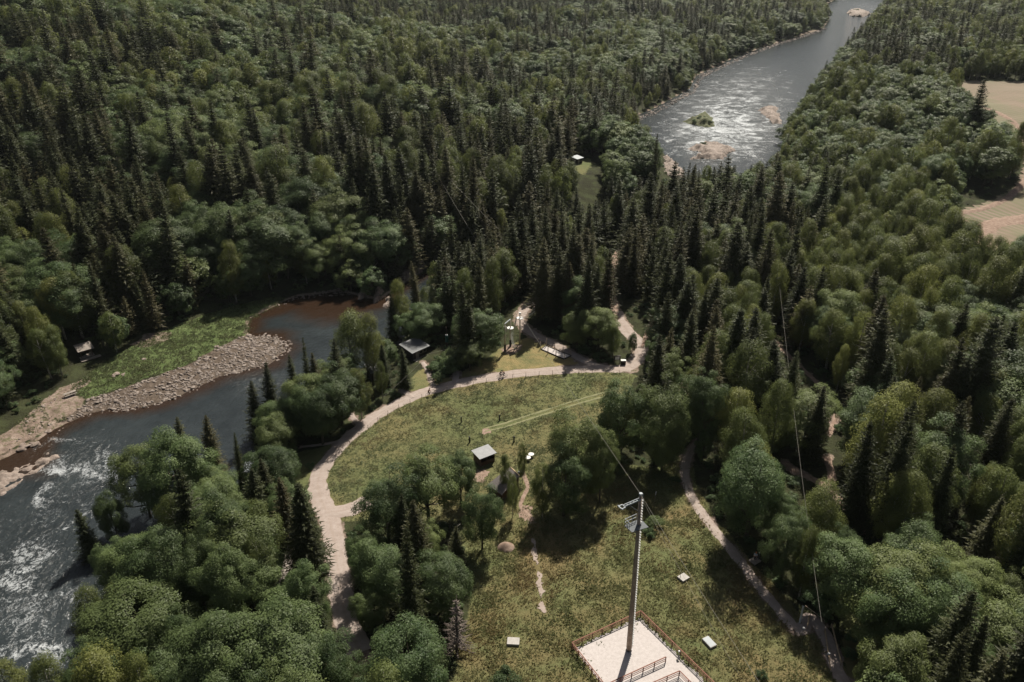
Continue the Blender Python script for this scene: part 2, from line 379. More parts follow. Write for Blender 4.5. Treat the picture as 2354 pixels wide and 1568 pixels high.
ROAD = [(830, 1500), (800, 1440), (785, 1370), (776, 1300), (765, 1230), (752, 1180), (735, 1140), (731, 1105), (748, 1065), (785, 1022), (836, 977), (895, 938), (960, 907), (1030, 887), (1110, 871), (1200, 858), (1290, 851), (1370, 848), (1425, 848), (1455, 834), (1474, 810), (1466, 786), (1444, 764), (1425, 740), (1415, 715)]
TRAILN = [(1419, 735), (1412, 700), (1404, 660), (1408, 620), (1418, 585), (1440, 560)]
ROAD2 = [(1450, 850), (1375, 842), (1325, 820), (1274, 791), (1238, 775), (1208, 755), (1195, 738), (1205, 712), (1230, 690)]
STUB = [(748, 1180), (778, 1176), (812, 1168), (850, 1150)]
PATHS = [('footpath', [(1640, 985), (1605, 1015), (1580, 1050), (1574, 1090), (1588, 1140), (1620, 1190), (1660, 1240), (1700, 1290), (1742, 1345), (1790, 1402), (1832, 1452)], 1.75),
         ('footpath', [(1826, 1448), (1845, 1445), (1856, 1420), (1875, 1430), (1893, 1455), (1905, 1485), (1921, 1535), (1945, 1580), (1985, 1650)], 2.0),
         ('footpath', [(998, 892), (988, 866), (979, 844), (970, 832)], 1.1),
         ('footpath', [(1047, 884), (1047, 868), (1050, 852)], 1.5),
         ('footpath', [(950, 915), (935, 905), (920, 894)], 1.3),
         ('footpath', [(800, 1012), (740, 1022), (688, 1028)], .9),
         ('footpath', [(835, 985), (815, 965), (800, 945)], 1.2),
         ('forest_trail', [(1755, 750), (1771, 775), (1800, 805), (1832, 838), (1870, 872), (1911, 920), (1923, 950), (1905, 1000)], 1.1),
         ('forest_trail', [(1800, 1060), (1823, 1080), (1873, 1104), (1911, 1127), (1958, 1197), (1995, 1230), (2060, 1240), (2146, 1239), (2198, 1266), (2300, 1290), (2420, 1310)], 1.5),
         ('forest_trail', [(1902, 1050), (1910, 1090), (1911, 1127)], 1.4),
         ('forest_trail', [(1200, 1085), (1212, 1120), (1196, 1160), (1215, 1185), (1222, 1200)], .8),
         ('forest_trail', [(1475, 800), (1500, 740), (1540, 720), (1640, 700)], 1.2),
         ('forest_trail', TRAILN, 2.0)]
ROADW = spline(PP(ROAD), 10); ROAD2W = spline(PP(ROAD2), 10); STUBW = spline(PP(STUB), 8)
PATHW = [(n, spline(PP(p), 8), w) for n, p, w in PATHS]

# ---------------------------------------------------------------- ground sheet
def mask(poly, soft): return 1 - sstep(-soft, soft, sdist(GX, GY, poly) + (fbm(GX / 3, GY / 3, 21) - .5) * 2.5)
near = (GY < 520)
mg = np.zeros_like(GX); ms = np.zeros_like(GX)
for poly in (OVAL, SOUTH, LAWN, VERGE, WEST, EASTV, SHEDY): mg = np.maximum(mg, mask(poly, 1.5))
for poly in (FARM1, FARM2, GLADE): mg = np.maximum(mg, mask(poly, 5))
mb = mask(GREENBAR, .8)
for poly in (SANDL, SANDP, SANDPIT): ms = np.maximum(ms, mask(poly, 1.0))
GPX, GPY, _ = project(GX, GY, GZ)
ms = np.maximum(ms, (1 - sstep(.4, 2.6, dr)) * (dr > -8) * np.where(far_side & ((GPY < 290) | (GPX < 900)), .8, .3) * (.4 + 1.2 * fbm(GX / 5, GY / 5, 44)))
droad = np.minimum(np.minimum(dline(GX, GY, ROADW), dline(GX, GY, ROAD2W)), dline(GX, GY, STUBW)); 
for n_, w_, wd in PATHW: droad = np.minimum(droad, dline(GX, GY, w_) + 1.8 - wd / 2)
outer = ~inpoly(GX, GY, OVAL)
verge = (1 - sstep(1.4, 2.8, droad + (fbm(GX / 2.2, GY / 2.2, 33) - .5) * 2.0)) * np.where(outer, 1, .0)
ms = np.maximum(ms, verge * .85)
mgb = mask(GBAR, .6)
nx, ny = len(XS), len(YS)
verts = np.stack([GX, GY, GZ], -1).reshape(-1, 3)
ii = (np.arange(ny - 1)[:, None] * nx + np.arange(nx - 1)[None, :]).ravel()
faces = np.stack([ii, ii + 1, ii + nx + 1, ii + nx], 1)
def set_attr(me, name, arr):
    a = me.attributes.new(name, 'FLOAT', 'POINT'); a.data.foreach_set('value', np.asarray(arr, np.float32).ravel())

t = NT('ground')
floor = t.ramp(t.noise(.25, 6, .7), [(.3, (.018, .017, .011)), (.5, (.035, .038, .018)), (.72, (.06, .072, .032))])
g1 = t.ramp(t.noise(.06, 4, .6), [(.36, (.1, .12, .05)), (.5, (.13, .135, .06)), (.64, (.165, .138, .066))])
g2 = t.ramp(t.noise(1.3, 6, .75), [(.3, (.04, .054, .02)), (.62, (.155, .16, .072))])
grass = t.mix(.36, g1, g2)
red = t.ramp(t.noise(.08, 6, .65, dist=.5), [(.46, 0.), (.66, .5)])
grass = t.mix(t.math('MULTIPLY', red, t.attr('south').outputs['Fac']), grass, (.22, .128, .07))
dry = t.ramp(t.noise(.16, 5, .7), [(.38, 0.), (.6, .9)])
grass = t.mix(t.math('MULTIPLY', dry, t.attr('dry').outputs['Fac']), grass, (.26, .2, .095))
bar = t.ramp(t.noise(.5, 5, .7), [(.3, (.06, .09, .03)), (.7, (.12, .15, .06))])
sand = t.ramp(t.noise(.5, 8, .75), [(.32, (.1, .074, .058)), (.5, (.22, .165, .135)), (.75, (.37, .3, .255))])
sand = t.mix(t.ramp(t.noise(.9, 5, .7), [(.5, 0.), (.64, .85)]), sand, (.085, .09, .04))
def edge(name, s=1.2):
    return t.ramp(t.math('ADD', t.attr(name).outputs['Fac'], t.math('MULTIPLY', t.math('SUBTRACT', t.noise(s, 5, .7), .5), .7)), [(.42, 0.), (.58, 1.)])
c = t.mix(edge('open'), floor, grass); c = t.mix(edge('bar'), c, bar); c = t.mix(edge('sandy'), c, sand)
c = t.mix(edge('bed', 2), c, t.ramp(t.noise(1.1, 6, .75), [(.35, (.05, .038, .028)), (.65, (.16, .125, .1))])); t.color(c)
t.b.inputs['Roughness'].default_value = .95; t.b.inputs['Specular IOR Level'].default_value = .1
t.bump(t.noise(1.6, 6, .75), .9, .35)
gm = np_mesh('ground', verts, faces, 4, [t.m], smooth=True)
set_attr(gm, 'open', mg); set_attr(gm, 'dry', np.maximum(mask(LAWN, 2), .4 * mask(VERGE, 1))); set_attr(gm, 'bar', mb); set_attr(gm, 'sandy', ms); set_attr(gm, 'bed', mgb); set_attr(gm, 'south', mask(SOUTH, 3) + .45 * mask(OVAL, 4))
tag(link('ground', gm), kind='structure')

# ---------------------------------------------------------------- river water
keep = (dr < 3.0)[:-1, :-1].ravel() | (dr < 3.0)[1:, 1:].ravel()
f = faces[keep]; used = np.unique(f); remap = -np.ones(len(verts), int); remap[used] = np.arange(len(used))
wv = verts[used].copy(); wv[:, 2] = WZ
t = NT('river_water')
sh = t.attr('shallow').outputs['Fac']; fo = t.attr('foam').outputs['Fac']
deep = t.ramp(t.noise(.12, 4, .6), [(.3, (.016, .02, .022)), (.7, (.03, .037, .04))])
c = t.mix(t.ramp(t.math('ADD', sh, t.math('MULTIPLY', t.math('SUBTRACT', t.noise(.25, 4, .6), .5), .5)), [(.25, 0.), (.85, 1.)]), deep, (.028, .0165, .0105))
n1 = t.noise(.75, 7, .7, dist=.7, stretch=(1, .7, 1)); n2 = t.noise(.13, 4, .65, dist=.8); n3 = t.noise(3.2, 6, .75, dist=.5)
ridge = t.math('SUBTRACT', 1.0, t.math('MULTIPLY', t.math('ABSOLUTE', t.math('SUBTRACT', n1, .5)), 5.0))
fv = t.math('ADD', t.math('ADD', t.math('MULTIPLY', ridge, .42), t.math('MULTIPLY', n3, .62)), t.math('ADD', t.math('MULTIPLY', n2, 1.1), t.math('MULTIPLY', t.attr('white').outputs['Fac'], .45)))
streak = t.ramp(t.math('SUBTRACT', fv, .9), [(.64, 0.), (.9, 1.)])
c = t.mix(streak, c, (.5, .525, .545)); t.color(c)
t.b.inputs['IOR'].default_value = 1.33; t.b.inputs['Specular IOR Level'].default_value = .5
t.l(t.math('SUBTRACT', .5, t.math('MULTIPLY', fo, .5)), t.b.inputs['Specular IOR Level'])
rr = t.math('ADD', t.math('MULTIPLY', streak, .4), t.math('ADD', .06, t.math('MULTIPLY', fo, .42))); t.l(rr, t.b.inputs['Roughness'])
wh = t.math('ADD', t.noise(.95, 6, .68, dist=.6, stretch=(1, .7, 1)), t.math('MULTIPLY', t.noise(.2, 3, .6, dist=.5), 1.2))
b = t.n('ShaderNodeBump', i_Distance=.5); t.l(t.math('ADD', .36, t.math('MULTIPLY', fo, .6)), b.inputs['Strength']); t.l(wh, b.inputs['Height']); t.l(b.outputs['Normal'], t.b.inputs['Normal'])
wm = np_mesh('river', wv, remap[f], 4, [t.m], smooth=True)
X_, Y_ = wv[:, 0], wv[:, 1]; px_, py_, _ = project(X_, Y_, WZ)
foam = .7 * np.exp(-((px_ - 1650) / 170) ** 2 - ((py_ - 300) / 95) ** 2) + .3 * np.exp(-((px_ - 60) / 230) ** 2 - ((py_ - 1330) / 260) ** 2) + .35 * np.exp(-((px_ - 190) / 120) ** 2 - ((py_ - 1060) / 80) ** 2) \
    + .3 * np.exp(-((px_ - 590) / 90) ** 2 - ((py_ - 880) / 40) ** 2) + .45 * np.exp(-((px_ - 1990) / 60) ** 2 - ((py_ - 20) / 25) ** 2) + .45 * np.exp(-((px_ - 1720) / 160) ** 2 - ((py_ - 190) / 90) ** 2) + .5 * np.exp(-((px_ - 1150) / 90) ** 2 - ((py_ - 620) / 50) ** 2)
dshore = np.minimum(dline(X_, Y_, BANK_FAR), dline(X_, Y_, BANK_NEAR) + 6)
shal = np.clip(1 - dshore / 7.0, 0, 1) * (py_ > 600) + 1.0 * np.exp(-((px_ - 760) / 120) ** 2 - ((py_ - 705) / 45) ** 2) * 1.1 + 1.1 * np.exp(-((px_ - 30) / 110) ** 2 - ((py_ - 1060) / 45) ** 2) * (py_ > 900)
white = foam + .3 * np.exp(-((px_ - 1650) / 150) ** 2 - ((py_ - 310) / 75) ** 2) + .55 * np.exp(-((px_ - 60) / 200) ** 2 - ((py_ - 1380) / 220) ** 2) + .35 * np.exp(-((px_ - 220) / 160) ** 2 - ((py_ - 1070) / 80) ** 2)
set_attr(wm, 'white', white); set_attr(wm, 'foam', np.clip(foam, 0, 1)); set_attr(wm, 'shallow', np.clip(shal, 0, 1))
tag(link('river', wm), kind='structure')

# ---------------------------------------------------------------- roads, paths, patches laid on the ground
def drape_strip(name, line, width, mat, off=.05, nl=5, jit=.18, seed=0, taper=False):
    L = np.array(line); seg = np.hypot(*np.diff(L, axis=0).T); s = np.concatenate([[0], np.cumsum(seg)])
    S = np.arange(0, s[-1], .5); cx = np.interp(S, s, L[:, 0]); cy = np.interp(S, s, L[:, 1])
    tx = np.gradient(cx); ty = np.gradient(cy); tl = np.hypot(tx, ty) + 1e-9; nx_, ny_ = -ty / tl, tx / tl
    wl = width / 2 * (1 + (fbm(S / 2.3, S * 0, seed + 1, 3) - .5) * 2 * jit + (vnoise(S / .8, S * 0, seed + 5) - .5) * jit)
    wr = width / 2 * (1 + (fbm(S / 2.3, S * 0, seed + 2, 3) - .5) * 2 * jit + (vnoise(S / .8, S * 0, seed + 6) - .5) * jit)
    if taper: k = np.sin(np.pi * np.clip(S / S[-1], .02, .98)) ** .5; wl, wr = wl * k, wr * k
    u = np.linspace(-1, 1, nl); W = np.where(u[None] < 0, wl[:, None], wr[:, None]) * u[None]
    X = cx[:, None] + nx_[:, None] * W; Y = cy[:, None] + ny_[:, None] * W
    Z = gz(X, Y) + off * (1 - .9 * np.abs(u[None]) ** 4) + .012
    n = len(S); v = np.stack([X, Y, Z], -1).reshape(-1, 3)
    i = (np.arange(n - 1)[:, None] * nl + np.arange(nl - 1)[None]).ravel()
    me = np_mesh(name, v, np.stack([i, i + nl, i + nl + 1, i + 1], 1)[:, ::-1], 4, [mat], smooth=True)
    set_attr(me, 'across', np.broadcast_to(np.abs(u)[None], X.shape)); return tag(link(name, me), kind='structure')

def drape_patch(name, poly, mat, off=.03, step=.5, ragged=1.2, kind='structure', seed=3, height=None):
    q = np.array(poly); x0, y0 = q.min(0) - 1; x1, y1 = q.max(0) + 1; step = max(step, (x1 - x0) / 700)
    xs = np.arange(x0, x1, step); ys = np.arange(y0, y1, step); X, Y = np.meshgrid(xs, ys)
    d = sdist(X, Y, poly) + (fbm(X / 1.7, Y / 1.7, seed) - .5) * 2 * ragged
    Z = np.maximum(gz(X, Y), WZ - .25) + off + (height(X, Y, -d) if height else 0)
    nn = len(xs); i = (np.arange(len(ys) - 1)[:, None] * nn + np.arange(nn - 1)[None]).ravel()
    F = np.stack([i, i + 1, i + nn + 1, i + nn], 1); k = (d.ravel()[F] < 0).all(1); F = F[k]
    us = np.unique(F); rm = -np.ones(X.size, int); rm[us] = np.arange(len(us))
    me = np_mesh(name, np.stack([X, Y, Z], -1).reshape(-1, 3)[us], rm[F], 4, [mat], smooth=True)
    o = link(name, me)
    return tag(o, kind=kind) if kind else o

t = NT('gravel_road'); ac = t.attr('across').outputs['Fac']
c = t.ramp(t.noise(.7, 8, .7), [(.3, (.27, .218, .19)), (.6, (.375, .318, .288)), (.8, (.455, .4, .37))])
c = t.mix(t.ramp(ac, [(.0, .22), (.22, .0), (.45, .0), (.62, .12), (.8, .0), (1., .35)]), c, (.24, .175, .13))
c = t.mix(t.ramp(t.noise(12, 3, .7), [(.35, .35), (.6, 0.)]), c, (.2, .16, .14)); t.color(c)
t.b.inputs['Roughness'].default_value = .95; t.b.inputs['Specular IOR Level'].default_value = .1; t.bump(t.noise(9, 4, .7), .4, .06); M['road'] = t.m
t = NT('trodden_earth')
c = t.ramp(t.noise(.9, 7, .7), [(.3, (.16, .105, .078)), (.6, (.29, .215, .172)), (.8, (.39, .315, .265))]); t.color(c)
t.b.inputs['Roughness'].default_value = .95; t.b.inputs['Specular IOR Level'].default_value = .1; t.bump(t.noise(7, 4, .7), .4, .06); M['earth'] = t.m
t = NT('pale_sand'); c = t.ramp(t.noise(2.2, 8, .75), [(.25, (.36, .325, .31)), (.6, (.48, .44, .425)), (.8, (.54, .505, .495))]); 
c = t.mix(t.ramp(t.noise(1.1, 6, .75), [(.63, 0.), (.7, .6)]), c, (.16, .15, .08)); t.color(c)
t.b.inputs['Roughness'].default_value = .95; t.b.inputs['Specular IOR Level'].default_value = .1; t.bump(t.noise(5, 5, .7), .5, .08); M['sand'] = t.m
drape_strip('gravel_road', ROADW, 3.5, M['road'], seed=11, jit=.15, off=.06)
drape_strip('gravel_road', ROAD2W, 2.4, M['road'], seed=31, jit=.2, off=.09)
drape_strip('gravel_road', STUBW, 3.6, M['road'], seed=41, jit=.15, off=.12)
for k, (n_, w_, wd) in enumerate(PATHW): drape_strip(n_, w_, wd, M['road'] if n_ == 'footpath' else M['earth'], off=.14 if k in (2, 3, 4) else .08, seed=60 + 7 * k, jit=.22)
drape_patch('worn_sand_track', PP([(1223, 1240), (1231, 1240), (1240, 1300), (1247, 1350), (1257, 1410), (1246, 1413), (1235, 1350), (1227, 1290)]), M['road'], off=.06, ragged=1.05, step=.12, seed=207)
# tyre tracks pressed into the round meadow
t = NT('flattened_grass'); t.color(t.ramp(t.noise(1.5, 5, .7), [(.3, (.13, .135, .06)), (.7, (.2, .19, .095))])); t.b.inputs['Roughness'].default_value = .9
for k, dy in enumerate((0, 9)):
    drape_strip('tyre_track', spline(PP([(1115, 985 + dy * .8), (1160, 973 + dy), (1200, 960 + dy), (1260, 941 + dy), (1320, 922 + dy), (1380, 905 + dy), (1430, 893 + dy)]), 8), .55, t.m, seed=300 + k, jit=.3, off=.07)
drape_patch('bare_soil', PP([(1103, 985), (1125, 983), (1128, 996), (1112, 1001)]), M['earth'], off=.05, ragged=.5, step=.3)

# crop field on the right plateau: furrows follow its long side
t = NT('crop_field'); w = t.n('ShaderNodeTexWave', i_Scale=.11, i_Distortion=1.0, i_Detail=2.0); w.inputs['Detail Scale'].default_value = .3
t.tc = t.n('ShaderNodeTexCoord'); mp = t.n('ShaderNodeMapping'); mp.inputs['Rotation'].default_value = (0, 0, R(-24)); t.l(t.tc.outputs['Object'], mp.inputs['Vector']); t.l(mp.outputs['Vector'], w.inputs['Vector'])
c = t.mix(t.ramp(w.outputs['Fac'], [(.35, 0.), (.7, .75)]), (.19, .138, .102), (.1, .105, .05))
c = t.mix(t.ramp(t.noise(.02, 4, .6), [(.4, 0.), (.65, .7)]), c, (.2, .14, .1)); c = t.mix(t.ramp(t.noise(.035, 4, .6, stretch=(1, .3, 1)), [(.5, 0.), (.62, .6)]), c, (.12, .125, .06)); t.color(c); t.b.inputs['Roughness'].default_value = .95
drape_patch('crop_field', FIELD, t.m, off=.25, step=1.0, ragged=1.5)
drape_strip('field_track', spline(PP([(2175, 500), (2262, 480), (2320, 452), (2362, 405), (2375, 345), (2330, 285), (2270, 252), (2200, 238)]), 8), 3.5, M['earth'], off=.5, seed=77)
drape_strip('field_track', spline(PP([(2230, 545), (2290, 515), (2370, 500), (2460, 490)]), 8), 9, M['earth'], off=.5, seed=78)

def mound_patch(name, poly, mat, h, rough=.5, ragged=1.0, step=.4, kind=None, seed=5, fade=2.0, base=0.0):
    def hf(X, Y, d):
        k = sstep(0, fade, d); return k * h * (.45 + .55 * fbm(X / 3.0, Y / 3.0, seed, 5)) + k * rough * (fbm(X / .9, Y / .9, seed + 3, 4) - .45) - .35 * (1 - sstep(0, .6, d)) + base
    return drape_patch(name, poly, mat, off=.0, step=step, ragged=ragged, kind=kind, seed=seed, height=hf)

# ---------------------------------------------------------------- trees: crown and trunk meshes
def unit(v): return v / (np.linalg.norm(v, axis=-1, keepdims=True) + 1e-9)
def rdir(n, g): return unit(g.normal(size=(n, 3)))

def leaf_quads(c, nrm, size, g, asp=.62, along=None):
    """one small leaf-shaped blade of four corners per centre"""
    n = len(c); a = unit(np.cross(nrm, rdir(n, g))) if along is None else unit(along - nrm * (along * nrm).sum(1, keepdims=True)); b = np.cross(nrm, a)
    s = np.broadcast_to(size, (n,))[:, None]; k = s * asp
    w = g.uniform(.75, 1.25, (n, 1))
    v = np.stack([c - a * s, c - b * k * w + a * s * .15, c + a * s, c + b * k / w + a * s * .1], 1)
    return v.reshape(-1, 3)

def mesh_quads(name, v, mat):
    return np_mesh(name, v, np.arange(len(v)), 4, [mat])

def limb_mesh(name, segs, mat, n=6):
    mb = MB()
    for pts, rad in segs: mb.path(pts, rad, n)
    me = bpy.data.meshes.new(name); me.from_pydata(mb.v, [], mb.f); me.materials.append(mat)
    me.polygons.foreach_set('use_smooth', [True] * len(me.polygons)); me.update(); return me

def broad_tree(seed, n_leaf, size, kind='broad', H=14.0, RR=4.6, nc=46):
    g = np.random.default_rng(seed); cz = H * .54; rz = H * .45
    d = rdir(nc * 3, g); d = d[d[:, 2] > -.8][:nc]; nc = len(d)
    rr = np.clip(g.uniform(.45, .95, nc) * (1 + .08 * g.normal(size=nc)), .3, .98)
    lob = 1 + .2 * np.sin(2 * np.arctan2(d[:, 1], d[:, 0]) + g.uniform(0, 6)) * g.uniform(.4, 1)
    c = d * rr[:, None] * np.array([RR, RR, rz]) * lob[:, None] + [0, 0, cz]
    cr = RR * g.uniform(.17, .36, nc)
    k = g.choice(nc, n_leaf, p=cr ** 2 / (cr ** 2).sum()); e = rdir(n_leaf, g)
    out = unit(c[k] - [0, 0, cz - .12 * H])
    flip = (e * out).sum(1) < -.25; e[flip] *= -1
    rad = g.uniform(.25, 1, n_leaf) ** .45
    p = c[k] + e * (cr[k] * rad)[:, None] * [1, 1, .8] + g.normal(0, .12, (n_leaf, 3))
    nrm = unit(e * .85 + out * .6 + np.array([0, 0, .35]) + .6 * rdir(n_leaf, g))
    crown = mesh_quads('crown', leaf_quads(p, nrm, size * g.uniform(.7, 1.35, n_leaf), g), M[kind])
    segs = [([(0, 0, -.6), (.1, .05, H * .2), (.0, .1, H * .45), (.15, 0, H * .72)], [.32, .24, .17, .05])]
    for q in g.choice(nc, 9, replace=False):
        z0 = H * g.uniform(.22, .5); a = np.array([.05, .05, z0]); b = c[q]; m = (a + b) / 2 + [0, 0, -.3]; segs.append(([a, m, b], [.12, .08, .03]))
    return crown, limb_mesh('trunk', segs, M['bark'])

def birch_tree(seed, n_leaf, size, H=18.0, RR=3.1, nc=64):
    g = np.random.default_rng(seed); t = g.uniform(.24, 1, nc)
    prof = np.sin(np.pi * np.clip((t - .16) / .9, 0, 1)) ** .75 * (1.05 - .25 * t)
    a = g.uniform(0, 2 * np.pi, nc); r = RR * prof * g.uniform(.35, 1.05, nc)
    c = np.stack([r * np.cos(a), r * np.sin(a), t * H * .93], 1); cr = RR * g.uniform(.22, .42, nc)
    k = g.choice(nc, n_leaf, p=cr ** 2 / (cr ** 2).sum()); e = rdir(n_leaf, g)
    out = unit(np.stack([c[k, 0], c[k, 1], np.full(n_leaf, .4)], 1))
    flip = (e * out).sum(1) < -.35; e[flip] *= -1
    p = c[k] + e * (cr[k] * g.uniform(.2, 1, n_leaf) ** .5)[:, None] * [1, 1, 1.35]
    p[:, 2] -= g.exponential(.45, n_leaf) * (g.random(n_leaf) < .45) * 1.3
    nrm = unit(e * .75 + out * .65 + np.array([0, 0, .25]) + .65 * rdir(n_leaf, g))
    crown = mesh_quads('crown', leaf_quads(p, nrm, size * g.uniform(.7, 1.3, n_leaf), g, .55), M['birch'])
    sx = g.uniform(-.5, .5)
    segs = [([(0, 0, -.6), (sx * .3, 0, H * .25), (sx, .2, H * .55), (sx * .7, .1, H * .92)], [.2, .17, .12, .03])]
    for q in g.choice(nc, 10, replace=False):
        b = c[q]; z0 = max(H * .2, b[2] - 2.2); segs.append(([(sx * .6, .1, z0), (b + [0, 0, z0]) / 2 if False else (b[0] * .5 + sx * .3, b[1] * .5, (b[2] + z0) / 2 + .2), b], [.06, .045, .02]))
    return crown, limb_mesh('trunk', segs, M['birchbark'])

def spruce_tree(seed, levels, nb, pairs, H=22.0, RR=4.4, bare=.1, thin=1.0, wd=1.0):
    """whorls of drooping boughs; each bough is a spine with side twigs like a fish bone"""
    g = np.random.default_rng(seed); C, N, A, S, W = [], [], [], [], []
    lean = g.normal(0, .012, 2); u = (np.arange(pairs) + .6) / pairs
    for i in range(levels):
        f = bare + (1 - bare) * max(0.0, (i + g.uniform(-.35, .35)) / levels) ** .93; f = min(max(f, bare), .988)
        r = RR * (1 - f) ** .78 * g.uniform(.72, 1.12) + .12; z0 = f * H; m = max(5, int(nb * (.45 + .55 * (1 - f))))
        if f < .25: r *= .75 + f
        for j in range(m):
            if g.random() > thin: continue
            a = 2 * math.pi * (j + g.uniform(-.4, .4)) / m + i * 1.9; L = r * g.uniform(.66, 1.16); dr_ = g.uniform(.3, .62) * (1 - .85 * f) - .35 * f
            ca, sa = math.cos(a), math.sin(a); rad = np.array([ca, sa, 0]); tan = np.array([-sa, ca, 0])
            uu = u + g.normal(0, .03, pairs); sp = rad * (L * uu)[:, None]; sp[:, 2] += z0 - dr_ * L * uu + .2 * L * uu ** 3
            for sg in (-1, 1):
                ln = (.34 * L * (1 - .72 * uu) + .1) * g.uniform(.7, 1.25, pairs); an = g.uniform(.55, 1.0, pairs)
                d = rad * np.cos(an)[:, None] + tan * (sg * np.sin(an))[:, None]; d[:, 2] -= g.uniform(.15, .65, pairs) * (1 - f)
                C.append(sp + d * (ln * .55)[:, None]); A.append(d); S.append(ln * .62); W.append(np.full(pairs, .1 * wd) + .05 * ln); N.append(np.array([0, 0, 1.]) + .35 * rad + .42 * g.normal(size=(pairs, 3)))
            C.append(sp[-1:] + rad * .12 * L); A.append(rad[None] + [[0, 0, -.25]]); S.append(np.array([.2 * L + .08])); W.append(np.array([.1 * wd])); N.append(np.array([[0, 0, 1.]]) + .3 * g.normal(size=(1, 3)))
    k = 16; tz = np.linspace(.93, 1.0, k) * H; C.append(np.stack([g.normal(0, .05, k), g.normal(0, .05, k), tz], 1)); A.append(rdir(k, g) + [0, 0, .6]); S.append(np.full(k, .22)); W.append(np.full(k, .07 * wd)); N.append(rdir(k, g) + [0, 0, .4])
    C, A, S, W, N = (np.concatenate(q) for q in (C, A, S, W, N)); C[:, 0] += lean[0] * C[:, 2]; C[:, 1] += lean[1] * C[:, 2]
    N = unit(N); A = unit(A - N * (A * N).sum(1, keepdims=True)); B = np.cross(N, A); S = S[:, None]; W = W[:, None]
    v = np.stack([C - A * S, C - B * W - A * S * .1, C + A * S, C + B * W + A * S * .1], 1).reshape(-1, 3)
    crown = mesh_quads('crown', v, M['spruce'])
    tr = limb_mesh('trunk', [([(0, 0, -.6), (lean[0] * H * .5, lean[1] * H * .5, H * .5), (lean[0] * H, lean[1] * H, H * .98)], [.26, .16, .02])], M['barkdark'])
    return crown, tr

def dead_spruce(seed=5, H=14.0, RR=3.0):
    g = np.random.default_rng(seed); segs = []
    for i in range(32):
        f = .06 + .9 * (i + g.uniform(-.3, .3)) / 32; L = RR * (1 - f) ** .75 * g.uniform(.6, 1.15) + .15
        for j in range(4):
            a = g.uniform(0, 6.283); z0 = f * H; pts = [(L * u * math.cos(a), L * u * math.sin(a), z0 - .42 * L * u + .30 * L * u ** 3) for u in (0, .35, .7, 1)]
            segs.append((pts, [.1, .075, .05, .025]))
            for u in (.4, .6, .8):
                for sgn in (-1, 1):
                    p = np.array([L * u * math.cos(a), L * u * math.sin(a), z0 - .42 * L * u + .3 * L * u ** 3]); t_ = L * .26 * (1.2 - u)
                    segs.append(([p, p + [t_ * math.cos(a + sgn * .9), t_ * math.sin(a + sgn * .9), -.28 * t_]], [.045, .018]))
    tr = limb_mesh('trunk', [([(0, 0, -.5), (.1, 0, H * .5), (.05, .1, H)], [.26, .17, .03])], M['deadbranch'], 7)
    return limb_mesh('branches', segs, M['deadbranch'], 4), tr

def shrub(seed, n_leaf, size, H=2.6, RR=1.7, nc=14):
    g = np.random.default_rng(seed); d = rdir(nc * 3, g); d = d[d[:, 2] > -.2][:nc]
    c = d * g.uniform(.4, .95, len(d))[:, None] * [RR, RR, H * .62] + [0, 0, H * .3]; cr = RR * g.uniform(.28, .5, len(d)); k = g.integers(0, len(d), n_leaf); e = rdir(n_leaf, g); e[:, 2] = np.abs(e[:, 2]) * .9 + .05 * e[:, 2]
    p = c[k] + e * (cr[k] * g.uniform(.3, 1, n_leaf) ** .5)[:, None]; p[:, 2] = np.maximum(p[:, 2], .05)
    crown = mesh_quads('foliage', leaf_quads(p, unit(e + .8 * rdir(n_leaf, g) + [0, 0, .3]), size * g.uniform(.7, 1.3, n_leaf), g), M['bush'])
    segs = [([(0, 0, -.3), c[q] * .5, c[q]], [.06, .04, .015]) for q in range(min(6, len(c)))]
    return crown, limb_mesh('stem', segs, M['bark'], 5)

# each kind: several shapes (height, crown radius of the mesh) at two levels of detail
KIND = {}
KIND['broadleaf_tree'] = dict(H=14., RR=4.9, hi=[broad_tree(100 + s, 34000, .1, H=14 , RR=4.6, nc=72 + 9 * s) for s in range(5)], lo=[broad_tree(100 + s, 7500, .215, H=14, RR=4.6, nc=72 + 9 * s) for s in range(3)])
KIND['birch'] = dict(H=18., RR=3.3, hi=[birch_tree(200 + s, 18000, .11, nc=80 + 8 * s) for s in range(5)], lo=[birch_tree(200 + s, 5600, .2, nc=80) for s in range(3)])
KIND['spruce'] = dict(H=22., RR=4.8, hi=[spruce_tree(300 + s, 46, 15, 7, thin=(1, .92, .85, .95, .72, 1)[s], bare=(.04, .08, .14, .05, .24, .07)[s], RR=(5.4, 4.8, 4.5, 6.0, 4.0, 5.1)[s]) for s in range(6)], lo=[spruce_tree(300 + s, 30, 12, 5, RR=(5.5, 4.8, 5.2)[s], wd=1.7) for s in range(3)])
KIND['shrub'] = dict(H=2.6, RR=1.8, hi=[shrub(400 + s, 3200, .09) for s in range(3)], lo=[shrub(400 + s, 900, .17) for s in range(3)])
KIND['dead_spruce'] = dict(H=14., RR=3.0, hi=[dead_spruce()], lo=[])
CAT = {'broadleaf_tree': 'tree', 'birch': 'tree', 'spruce': 'tree', 'dead_spruce': 'tree', 'shrub': 'bush'}
PARTN = {'shrub': ('foliage', 'stem'), 'dead_spruce': ('branches', 'trunk')}
_used = {}
